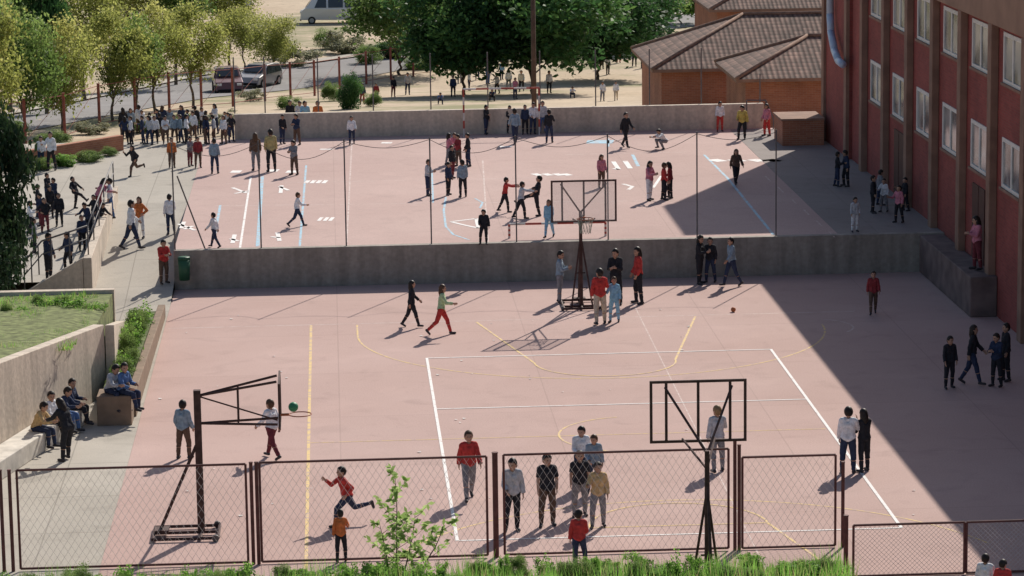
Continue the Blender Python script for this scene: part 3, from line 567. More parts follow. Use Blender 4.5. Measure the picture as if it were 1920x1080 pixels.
# ---------------------------------------------------------------- basketball stands
def hoop(loc,rot,over,zb,zt,zp,label,W_=1.8,glass=False,tripod=True,m=m_steel,net=True):
    T=thing("basketball_stand",label,"basketball hoop",loc=loc,rot=(0,0,R(rot)))
    b=MB()
    for a,c in (((-.5,-.35,.06),(.5,-.35,.06)),((-.5,.95,.06),(.5,.95,.06)),((-.5,-.35,.06),(-.5,.95,.06)),((.5,-.35,.06),(.5,.95,.06)),((0,-.35,.06),(0,.95,.06)),((-.5,0,.06),(.5,0,.06))): b.tube(a,c,.035,n=6)
    b.box(-.18,.18,.65,.9,.09,.16); b.obj("base_frame",[m],parent=T)
    for x in (-.55,.55):
        b=MB(); b.tube((x-.03,-.3,.07),(x+.03,-.3,.07),.07,n=12); b.obj("wheel",[m_pole],parent=T)
    b=MB()
    if tripod:
        b.tube((0,0,.06),(0,0,zp),.055,.045,8); b.tube((-.3,-.3,.06),(0,0,zp*.75),.025,n=6); b.tube((.3,-.3,.06),(0,0,zp*.75),.025,n=6); b.tube((0,.9,.06),(0,0,zp*.8),.03,n=6)
        b.tube((-.12,0,1.0),(.12,0,1.0),.02,n=6); b.tube((-.16,-.16,.6),(.16,-.16,.6),.015,n=6)
    else:
        b.box(-.07,.07,-.07,.07,.06,zp); b.tube((0,.85,.06),(0,.05,zp*.62),.035,n=6)
    b.obj("post",[m],parent=T)
    y=-over
    b=MB()
    if tripod:
        for s in (-1,1):
            b.tube((0,0,zp-.05),(s*.62,y+.03,zt-.12),.025,n=6); b.tube((0,0,zp-.35),(s*.3,y+.03,zb+.08),.022,n=6)
        b.tube((0,0,zp-.05),(0,y+.03,zb+.05),.03,n=6)
    else:
        for s in (-1,1):
            b.tube((0,0,zp-.12),(s*.3,y+.03,zt-.03),.028,n=6); b.tube((0,0,zb+.02),(s*.3,y+.03,zb+.02),.028,n=6)
            b.tube((s*.15,y*.5,zb+.02),(s*.15,y*.5,zp-.12+(zt-zp+.09)*.5),.02,n=6)
        b.tube((0,0,zp-.12),(0,y*.98,zb+.04),.018,n=6)
    b.obj("support_arm",[m],parent=T)
    b=MB(); hw=W_/2
    e=.04
    b.box(-hw,hw,y-e,y,zt-.05,zt); b.box(-hw,hw,y-e,y,zb,zb+.05); b.box(-hw,-hw+.05,y-e,y,zb+.05,zt-.05); b.box(hw-.05,hw,y-e,y,zb+.05,zt-.05)
    for x in (-hw*.66,0,hw*.66): b.box(x-.025,x+.025,y-e+.003,y-.003,zb+.05,zt-.05)
    bf=b.obj("backboard",[m],parent=T)
    if glass:
        m3,_a,_b2,_c,_d=base_mat("scuffed clear board"); _d.inputs["Base Color"].default_value=(.6,.58,.56,1); _d.inputs["Roughness"].default_value=.3
        tr=_b2.new("ShaderNodeBsdfTransparent"); mx=_b2.new("ShaderNodeMixShader"); mx.inputs[0].default_value=.84; _c.new(_d.outputs[0],mx.inputs[1]); _c.new(tr.outputs[0],mx.inputs[2]); _c.new(mx.outputs[0],_b2["Material Output"].inputs[0])
        b=MB(); b.box(-hw+.05,hw-.05,y-.06,y-.05,zb+.03,zt-.05); b.obj("board_panel",[m3],parent=T)
    if not net: return
    b=MB(); hz=zb+.15; rc=(0,y-.42,hz)
    for i in range(20):
        a0_,a1_=2*math.pi*i/20,2*math.pi*(i+1)/20; b.tube((rc[0]+.225*math.cos(a0_),rc[1]+.225*math.sin(a0_),hz),(rc[0]+.225*math.cos(a1_),rc[1]+.225*math.sin(a1_),hz),.012,n=6)
    b.tube((0,y-.03,hz),(0,y-.2,hz),.03,n=6); b.obj("hoop",[mat("orange hoop paint",(.35,.10,.04),.6)],parent=T)
    if not glass: return
    b=MB()
    for i in range(12):
        for s in (1,-1):
            a0_=2*math.pi*i/12; a1_=a0_+s*.5; b.tube((rc[0]+.22*math.cos(a0_),rc[1]+.22*math.sin(a0_),hz),(rc[0]+.14*math.cos(a1_),rc[1]+.14*math.sin(a1_),hz-.4),.006,n=3)
    b.obj("net",[mat("net cord",(.35,.4,.33),.9)],parent=T)
P=atz(1090,578); hoop(P,0,1.15,2.62,3.78,2.75,"dark metal basketball stand with framed clear backboard",glass=True)
P=atz(378,1003); hoop(P,90,1.62,2.28,3.2,2.98,"dark steel basketball stand with open frame board seen sideways",tripod=False,W_=1.3)
hoop((6.62,53.3,0),180,1.3,2.8,3.98,2.95,"dark steel basketball stand with empty open backboard frame",W_=1.8,net=False)
def goal(P,w_,h,label,bands=6):
    T=thing("goal",label,"goal",loc=P); ms=[mat("goal white",(.6,.56,.52),.6),mat("goal red",(.4,.07,.05),.6)]
    def bar(a,c,nm):
        b=MB(); a=Vector(a);c=Vector(c)
        for i in range(bands): b.tube(a.lerp(c,i/bands),a.lerp(c,(i+1)/bands),.035,n=8,m=i%2)
        b.obj(nm,ms,parent=T)
    bar((0,0,0),(0,0,h),"goal_post"); bar((w_,0,0),(w_,0,h),"goal_post"); bar((0,0,h+.0),(w_,0,h),"crossbar")
P=aty(870,244,FARY-.5); goal((P[0],P[1],ZU),2.8,1.75,"red and white banded goal at boundary wall")
P=atz(957,452,ZU); goal((P[0],88.4,ZU),2.85,.42,"small red and white goal on upper court")
b=MB(); b.tube((0,0,0),(0,0,.62),.15,.18,14); b.tube((0,0,.62),(0,0,.68),.19,.17,14); b.box(-.03,.03,.1,.35,.1,.5)
P=aty(346,525,WY-.36); b.obj("litter_bin",[mat("green plastic bin",(.03,.10,.055),.5,.15)],True,loc=P,label="green litter bin mounted on retaining wall",category="bin")
b=MB(); b.sph((0,0,.07),.07,16,10); P=atz(1375,585); b.obj("ball",[mat("orange ball rubber",(.5,.16,.06),.6)],True,loc=P,label="orange ball lying on pink court",category="ball")
b=MB(); b.sph((0,0,0),.10,16,10); P=aty(550,763,59.3); b.obj("ball",[mat("green ball rubber",(.04,.22,.11),.5)],True,loc=P,label="green ball in the air by hoop",category="ball")
b=MB()
for i in range(46):
    x=rr.uniform(XL+.3,12); Y=rr.uniform(59,86); s=rr.uniform(.02,.06); a=rr.uniform(0,3); dx,dy=math.cos(a)*s,math.sin(a)*s
    b.quad((x-dx,Y-dy,.012),(x+dy,Y-dx,.02),(x+dx,Y+dy,.012),(x-dy,Y+dx,.025))
b.obj("litter_scraps",[mat("paper",(.65,.62,.58),.8)],kind="stuff")
# ---------------------------------------------------------------- vehicles
m_tyre=mat("tyre rubber",(.02,.02,.02),.9); m_rim=mat("wheel rim",(.35,.35,.36),.4,.1,5,0,.6)
def car(P,rot,L,Wd,Ht,col,label,van=False,cat="car"):
    T=thing("parked_van" if van else "parked_car",label,cat,loc=P,rot=(0,0,R(rot)),group=None)
    mb,_a,_n2,_l2,_p=base_mat("car paint"); _p.inputs["Base Color"].default_value=col+(1,); _p.inputs["Metallic"].default_value=.3; _p.inputs["Coat Weight"].default_value=.5
    nz=_n2.new("ShaderNodeTexNoise"); nz.inputs["Scale"].default_value=4; rg=_n2.new("ShaderNodeMapRange"); rg.inputs["To Min"].default_value=.25; rg.inputs["To Max"].default_value=.5; _l2.new(nz.outputs[0],rg.inputs[0]); _l2.new(rg.outputs[0],_p.inputs["Roughness"])
    hl=L/2
    if van: prof=[(-hl,.3),(-hl,Ht*.52),(-hl+.08,Ht*.97),(-hl+.3,Ht),(hl*.45,Ht),(hl*.60,Ht*.93),(hl*.84,Ht*.58),(hl*.98,Ht*.47),(hl,.35)]
    else: prof=[(-hl,.28),(-hl+.03,Ht*.6),(-hl+.22,Ht*.93),(-hl*.45,Ht),(hl*.08,Ht*.98),(hl*.48,Ht*.64),(hl*.93,Ht*.52),(hl,.3)]
    b=MB()
    def inset(z): return 0 if z<Ht*.55 else (z-Ht*.55)/(Ht*.45)*.17*Wd/1.7
    n=len(prof)
    def vert(x,z,s): return (x,s*(Wd/2-inset(z)-(0.03 if abs(x)>hl*.95 else 0)),z)
    b.v=[vert(x,z,-1) for x,z in prof]+[vert(x,z,1) for x,z in prof]
    for i in range(n): j=(i+1)%n; b.f.append((i,j,n+j,n+i)[::-1]); b.m.append(0)
    zb_=Ht*.55
    for s,o in ((-1,0),(1,n)):
        c=len(b.v); b.v.append((0,s*(Wd/2+.02),zb_))
        for i in range(n):
            j=(i+1)%n; f=(o+i,o+j,c); b.f.append(f if s==-1 else f[::-1]); b.m.append(0)
    bo=b.obj("body",[mb],parent=T,bevel=.05)
    def strip(pts,nm):
        b=MB(); b.poly(pts); o=b.obj(nm,[m_cglass],parent=T); sm=o.modifiers.new("s","SOLIDIFY"); sm.thickness=.03; sm.offset=1
    z0,z1=Ht*.6,Ht*.92
    for s in (-1,1):
        def q(x,z): return (x,s*(Wd/2-inset(z)+.035-.02*(z-zb_)/(Ht*.45)),z)
        segs=((-hl*.85,-hl*.42),(-hl*.38,0),(.05,hl*.33)) if not van else ((-hl*.92,-hl*.4),(-hl*.34,hl*.12),(hl*.18,hl*.55))
        for a,c in segs:
            pts=[q(a,z0),q(c,z0),q(c-(.0 if c<hl*.2 else .32),z1),q(a+(.15 if a<-hl*.7 else 0),z1)]
            strip(pts if s==-1 else pts[::-1],"window")
    k=4 if not van else 5
    (xa_,za_),(xb_,zb2)=prof[k],prof[k+1]
    yy=Wd/2-.2; strip([(xb_-.03,-yy,zb2+.08),(xb_-.03,yy,zb2+.08),(xa_+.1,yy-.08,za_-.03),(xa_+.1,-yy+.08,za_-.03)],"windscreen")
    strip([(-hl+.0,yy,Ht*.64),(-hl+.0,-yy,Ht*.64),(-hl+.17,-yy+.1,Ht*.9),(-hl+.17,yy-.1,Ht*.9)],"rear_window")
    for sx in (-hl*.62,hl*.64):
        for s in (-1,1):
            w_=put("wheel",None,parent=T,loc=(sx,s*(Wd/2-.08),.31)); b=MB(); b.tube((0,-.11,0),(0,.11,0),.31,n=20); b.obj("tyre",[m_tyre],parent=w_)
            b=MB(); b.tube((0,-.12,0),(0,.12,0),.19,n=14); b.obj("rim",[m_rim],parent=w_)
    for s in (-1,1):
        b=MB(); b.box(hl-.1,hl+.015,s*Wd*.36-.14,s*Wd*.36+.14,Ht*.4,Ht*.48); b.obj("headlight",[m_frame],parent=T)
        b=MB(); b.box(-hl-.015,-hl+.05,s*Wd*.38-.09,s*Wd*.38+.09,Ht*.42,Ht*.6); b.obj("tail_light",[m_redpost],parent=T)
    b=MB(); b.box(hl-.08,hl+.04,-Wd*.42,Wd*.42,.28,.42); b.obj("bumper",[m_tyre],parent=T)
    b=MB(); b.box(-hl-.04,-hl+.08,-Wd*.42,Wd*.42,.28,.42); b.obj("bumper",[m_tyre],parent=T)
a=hitT(300,180); c=hitT(560,145); ang=math.degrees(math.atan2(c[1]-a[1],c[0]-a[0]))
car(hitT(427,174),ang+215,3.7,1.7,1.6,(.15,.055,.058),"dark maroon car parked on street")
car(hitT(486,162),ang+185,3.7,1.7,1.45,(.36,.34,.33),"silver grey car parked on street")
car(hitT(624,43),178,5.2,1.95,2.2,(.66,.66,.66),"silver white van parked on dirt lot",True,"van")
car(hitT(430,16),175,4.1,1.7,1.5,(.55,.55,.55),"white car parked on dirt lot")
# ---------------------------------------------------------------- people
SKIN=mat("skin",(.44,.26,.185),.6,.08,8); SHOE=mat("shoe",(.05,.045,.05),.7,.3,8); EYE=mat("eye",(.03,.02,.02),.3,.1); LIP=mat("lips",(.33,.12,.10),.5,.1)
CC={"black":(.024,.024,.03),"navy":(.03,.042,.085),"white":(.72,.72,.74),"grey":(.22,.22,.24),"light grey":(.46,.47,.50),"red":(.48,.05,.045),"dark red":(.25,.035,.04),"orange":(.55,.16,.05),"yellow":(.62,.46,.12),"khaki":(.42,.35,.16),"pink":(.55,.20,.26),"light blue":(.25,.46,.62),"blue":(.08,.15,.32),"blue grey":(.24,.31,.38),"brown":(.12,.075,.055),"light green":(.42,.55,.32),"beige":(.52,.44,.34),"green":(.07,.17,.09),"tan":(.55,.38,.19),"maroon":(.16,.035,.045)}
CM={k:mat(k+" cloth",v,.92,.25,14,.3) for k,v in CC.items()}
HM={"dark":mat("dark hair",(.022,.015,.012),.55,.4,30),"brown":mat("brown hair",(.085,.045,.025),.55,.4,30),"fair":mat("fair hair",(.25,.16,.08),.6,.3,30)}
def sn(a): return math.sin(R(a))
def cs_(a): return math.cos(R(a))
POSES={
 "stand":dict(legs=((3,3,6),(-3,4,4)),arms=((6,10,14,0),(-4,9,20,0))),
 "relax":dict(legs=((7,10,7),(-4,3,5)),arms=((8,10,18,0),(-4,11,32,0.1)),head=(8,20)),
 "shift":dict(lean=3,legs=((14,20,9),(-3,2,2)),arms=((12,9,50,.25),(-8,12,14,0)),head=(12,-30)),
 "hips":dict(legs=((2,2,9),(0,2,8)),arms=((-22,38,70,.75),(-22,38,70,.75))),
 "fold":dict(legs=((2,2,5),(-3,3,6)),arms=((22,8,80,.6),(22,8,85,.6)),head=(12,-15)),
 "talk":dict(legs=((5,5,7),(-7,6,5)),arms=((28,18,75,.1),(-4,11,20,0)),head=(4,25)),
 "walk":dict(lean=4,legs=((20,6,3),(-15,16,3)),arms=((-18,10,14,0),(20,10,24,0))),
 "stride":dict(lean=6,legs=((-20,28,3),(26,10,3)),arms=((30,10,55,.1),(-25,10,25,0))),
 "run":dict(lean=15,legs=((-30,70,2),(42,35,2)),arms=((45,10,85,.2),(-45,12,80,0)),head=(-6,0)),
 "point":dict(legs=((10,4,4),(-8,4,4)),arms=((70,8,20,0),(0,10,12,0))),
 "push":dict(lean=8,legs=((16,12,4),(-18,8,4)),arms=((72,6,12,.05),(66,10,25,.1))),
 "phone":dict(legs=((3,3,5),(0,4,6)),arms=((30,12,125,.2),(4,9,15,0)),head=(15,10)),
 "kick":dict(lean=-12,legs=((75,25,2),(-6,6,3)),arms=((30,45,40,0),(10,50,40,0))),
 "crouch":dict(lean=38,legs=((105,125,10),(95,122,10)),arms=((50,10,40,.2),(60,10,30,.2)),head=(10,0)),
 "sit":dict(lean=22,legs=((84,84,7),(80,74,8)),arms=((32,8,55,.35),(28,10,60,.3)),head=(14,12)),
 "sitb":dict(lean=6,legs=((86,70,6),(84,88,6)),arms=((20,14,50,.3),(14,12,70,.4)),head=(5,-35)),
 "stoop":dict(lean=24,legs=((20,14,5),(8,6,6)),arms=((45,8,30,.1),(35,8,30,.1)),head=(15,0)),
}
def pose_geo(p):
    l=p.get("lean",0); up=V(0,-sn(l),cs_(l)); pel=V(0,0,.8)
    seg=[]; prim=MB()
    def cap(a,c,r0,r1,lab,add=True):
        seg.append((np.array(a),np.array(c),r0,r1,lab))
        if add: prim.tube(a,c,r0,r1,14,caps=True); prim.sph(a,r0,14,9); prim.sph(c,r1,14,9)
    xo=V(1,0,0)
    cap(pel-xo*.055,pel+xo*.055,.088,.088,"pelvis")
    wa=pel+up*.13; ch=pel+up*.28; nb=pel+up*.41; sh=pel+up*.39
    for s in (-1,1):
        cap(pel+xo*.048*s+up*.03,wa+xo*.04*s,.086,.076,"torso"); cap(wa+xo*.04*s,ch+xo*.055*s,.076,.086,"torso"); cap(ch+xo*.055*s,sh+xo*.075*s,.086,.056,"torso")
    cap(ch-xo*.05,ch+xo*.05,.086,.086,"torso"); cap(sh-xo*.12,sh+xo*.12,.046,.046,"torso")
    hp,hy=p.get("head",(0,0)); hu=V(0,-sn(l*.5+hp),cs_(l*.5+hp))
    cap(nb-up*.02,nb+hu*.075,.041,.036,"neck")
    hc=nb+hu*.155
    HMx=Matrix.Translation(hc)@Matrix.Rotation(R(hy),4,'Z')@Matrix.Rotation(R(l*.5+hp),4,'X')@Matrix.Scale(1.1,4)
    hb=MB(); hb.sph((0,0,0),(.072,.086,.105),20,14); hb.sph((0,-.03,-.055),(.052,.055,.05),14,9); hb.sph((0,-.088,-.012),(.012,.016,.018),8,6)
    for s in (-1,1): hb.sph((s*.073,.005,-.01),(.012,.018,.027),8,6)
    o=len(prim.v); prim.v+=[tuple(HMx@Vector(v)) for v in hb.v]; prim.f+=[tuple(i+o for i in f) for f in hb.f]; prim.m+=hb.m
    seg.append((np.array(hc-hu*.03),np.array(hc+hu*.03),.086,.086,"head"))
    legs=p.get("legs"); feet=[]
    for s,(fl,kn,ab) in zip((-1,1),legs):
        hip=pel+xo*.07*s-V(0,0,.02); d1=V(s*sn(ab),-sn(fl),-cs_(fl)).normalized(); k=hip+d1*.37
        a2=fl-kn; d2=V(s*sn(ab)*.3,-sn(a2),-cs_(a2)).normalized(); an=k+d2*.35
        cap(hip,k,.08,.052,"thigh"); cap(k,an,.052,.034,"shin"); seg.append((np.array(k-d2*.02),np.array(k+d2*.12),.054,.049,"shin")); prim.sph(k+d2*.1+V(0,.008,0),.049)
        ft=V(s*.2,-1,0).normalized() if abs(a2)<28 else V(0,-cs_(a2),sn(a2)).normalized()
        he=an+d2*.035-ft*.025; to=an+d2*.042+ft*.12
        cap(he,to,.037,.033,"foot"); cap(an,he,.036,.037,"foot"); feet+=[he.z-.037,to.z-.034]
    arms=p.get("arms")
    for s,(fl,ab,el,inw) in zip((-1,1),arms):
        so_=sh+xo*.137*s-up*.01; fl2=fl+l*.3
        d1=V(s*sn(ab),-sn(fl2)*cs_(ab),-cs_(fl2)*cs_(ab)).normalized(); e=so_+d1*.24
        a2=fl2+el; d2=V(s*(sn(ab)*.3-inw),-sn(a2),-cs_(a2)).normalized(); w_=e+d2*.20
        cap(so_,e,.042,.034,"uarm"); cap(e,w_,.034,.024,"farm")
        sd_=d2.cross(xo*s); sd_=sd_.normalized() if sd_.length>.1 else V(0,-1,0); nn=d2.cross(sd_).normalized()
        if nn.x*s>0: nn=-nn
        for q in (-.016,0,.016): cap(w_+sd_*q*.6,w_+d2*.065+sd_*q,.017,.014,"hand")
        for i,q in enumerate((-.027,-.009,.009,.027)):
            L=(.042,.052,.056,.048)[i]; a=w_+d2*.07+sd_*q; m_=a+d2*L*.55+nn*.006; t=m_+(d2*.75+nn*.65).normalized()*L*.55
            cap(a,m_,.0088,.008,"hand"); cap(m_,t,.008,.0072,"hand")
        a=w_+d2*.018+sd_*.024; m_=a+(d2*.6+sd_*.8).normalized()*.032; cap(a,m_,.0105,.009,"hand"); cap(m_,m_+(d2*.95+nn*.3).normalized()*.026,.009,.0078,"hand")
    dz=-min(feet)
    me=prim.mesh("tmp",[]); o=bpy.data.objects.new("tmp",me); COL.objects.link(o)
    r=o.modifiers.new("r","REMESH"); r.mode='VOXEL'; r.voxel_size=.0095
    s_=o.modifiers.new("s","SMOOTH"); s_.factor=.5; s_.iterations=2
    dg=bpy.context.evaluated_depsgraph_get(); dg.update(); ev=o.evaluated_get(dg); m2=bpy.data.meshes.new_from_object(ev)
    bpy.data.objects.remove(o); 
    nv=len(m2.vertices); co=np.empty(nv*3,np.float32); m2.vertices.foreach_get("co",co); co=co.reshape(-1,3)
    no=np.empty(nv*3,np.float32); m2.vertices.foreach_get("normal",no); no=no.reshape(-1,3)
    fs=[tuple(q.vertices) for q in m2.polygons]; fc=np.array([co[list(f)].mean(0) for f in fs])
    best=np.full(len(fs),9.0); lab=np.zeros(len(fs),int); tt=np.zeros(len(fs)); names=["pelvis","torso","neck","head","thigh","shin","foot","uarm","farm","hand"]
    for a,c,r0,r1,lb in seg:
        d_=c-a; L2=max(d_@d_,1e-9); t=np.clip(((fc-a)@d_)/L2,0,1); dd=np.linalg.norm(fc-(a+t[:,None]*d_),axis=1)-(r0+(r1-r0)*t)
        k=dd<best; best[k]=dd[k]; lab[k]=names.index(lb); tt[k]=t[k]
    hi=HMx.inverted(); mi=np.zeros(len(fs),int)
    mi[lab==6]=1
    for i in np.where(lab==3)[0]:
        q=hi@Vector([float(x) for x in fc[i]])
        if q.y<-.05:
            if min(abs(q.x-.028),abs(q.x+.028))<.012 and abs(q.z-.008)<.008: mi[i]=2
            elif abs(q.x)<.022 and abs(q.z+.052)<.006: mi[i]=3
    co2=co+np.array((0,0,dz),np.float32)
    body=bpy.data.meshes.new("person_body"); body.from_pydata(co2.tolist(),[],fs)
    for x in (SKIN,SHOE,EYE,LIP): body.materials.append(x)
    body.polygons.foreach_set("material_index",mi.tolist()); body.polygons.foreach_set("use_smooth",[True]*len(fs)); body.update()
    nzv=np.array([noise.noise((float(c[0])*16,float(c[1])*16,float(c[2])*13)) for c in co])
    hz=(co-np.array(pel))@np.array(up)
    flare=np.clip((.22-hz)/.3,0,1)*.014
    def shell(name,mask,inf,fl=0):
        idx=np.where(mask)[0]; used={}; vs=[]; ff=[]
        for i in idx:
            f=[]
            for v in fs[i]:
                if v not in used: used[v]=len(vs); vs.append((co2[v]+no[v]*(inf+.009*nzv[v]+fl*flare[v])).tolist())
                f.append(used[v])
            ff.append(tuple(f))
        m=bpy.data.meshes.new(name); m.from_pydata(vs,[],ff); m.materials.append(CM["white"]); m.polygons.foreach_set("use_smooth",[True]*len(ff)); m.update(); return m
    upn=np.array(up); ha=(fc-np.array(pel))@upn
    shirt_l=(lab==1)|(lab==7)|((lab==8)&(tt<.93))|((lab==0)&(ha>-.06))
    shirt_s=(lab==1)|((lab==7)&(tt<.75))|((lab==0)&(ha>-.06))
    tr=((lab==0))|(lab==4)|((lab==5)&(tt<.98))
    def hair(long):
        h=MB(); seg_,rg=26,18; h.sph((0,.006,.008),(.083,.096,.113),seg_,rg)
        keep=[]
        for f in h.f:
            c=sum((Vector(h.v[i]) for i in f),Vector())/len(f)
            zl=.052 if c.y<-.035 else (.0 if c.y<.02 else -.075)
            if abs(c.x)<.06 and c.y<-.055: zl=.058
            if c.z>zl: keep.append(f)
        h.f=keep; h.m=[0]*len(keep)
        h.v=[tuple(Vector(v)*(1+.05*noise.noise(Vector(v)*40))) for v in h.v]
        if long:
            o=len(h.v)
            b2=MB(); b2.sph((0,.055,-.07),(.078,.05,.14),18,12); 
            for s in (-1,1): b2.sph((s*.062,.02,-.07),(.028,.045,.12),12,9)
            b2.v=[tuple(Vector(v)*(1+.06*noise.noise(Vector(v)*35))) for v in b2.v]
            h.v+=b2.v; h.f+=[tuple(i+o for i in f) for f in b2.f]; h.m+=b2.m
        T_=Matrix.Translation((0,0,dz))@HMx; h.v=[tuple(T_@Vector(v)) for v in h.v]; return h.mesh("hair",[HM["dark"]],True)
    return dict(body=body,long=shell("shirt",shirt_l,.016,1),short=shell("shirt",shirt_s,.016,1),tr=shell("trousers",tr,.010),hs=hair(False),hl=hair(True),seat=pel.z+dz-.09)
PG={k:pose_geo(v) for k,v in POSES.items()}
DESC={"stand":"standing","relax":"standing relaxed","shift":"standing casually","hips":"hands on hips","fold":"arms folded","talk":"talking","walk":"walking","stride":"striding","run":"running","point":"reaching forward","push":"pushing","phone":"hand to face","kick":"kicking","crouch":"crouching","sit":"sitting","sitb":"sitting","stoop":"bending forward"}
pr=random.Random(21)
def person(px,py,hp,pose,yaw,shirt,tr,hair="dark",long=False,sleeve="long",P=None,ht=None,where=None):
    if P is None: P=hit(px,py) if py>200 else hitT(px,py)
    if ht is None: ht=min(1.8,max(1.05,hp*math.dist(P,(0,0,H))/F/.985))
    if pose in("stand","relax"):
        u_=pr.random(); pose="talk" if u_<.2 else ("shift" if u_<.5 else pose)
    s=ht/1.5; g_=PG[pose]
    if where is None: where="on lower court" if (P[1]<WY and P[0]>XL) else ("on upper court" if P[1]<112.4 and P[0]>XL else ("on sandy yard" if P[1]>112.4 else "on concrete path"))
    lb=f"person in {shirt} top, {tr} trousers, {DESC[pose]} {where}"
    if len(lb.split())>12: lb=f"person in {shirt} top, {tr} trousers, {DESC[pose]}"
    o=put("person",g_["body"],label=lb,category="person",group="people in the schoolyard",loc=P,rot=(0,0,R(yaw+pr.uniform(-12,12))))
    wd=random.uniform(.98,1.12); o.scale=(s*wd,s*wd,s)
    def part(nm,me,m):
        q=bpy.data.objects.new(nm,me); COL.objects.link(q); q.parent=o; q.material_slots[0].link='OBJECT'; q.material_slots[0].material=m
    part("hair",g_["hl" if long else "hs"],HM[hair]); part("shirt",g_[sleeve],CM[shirt]); part("trousers",g_["tr"],CM[tr])
    return o
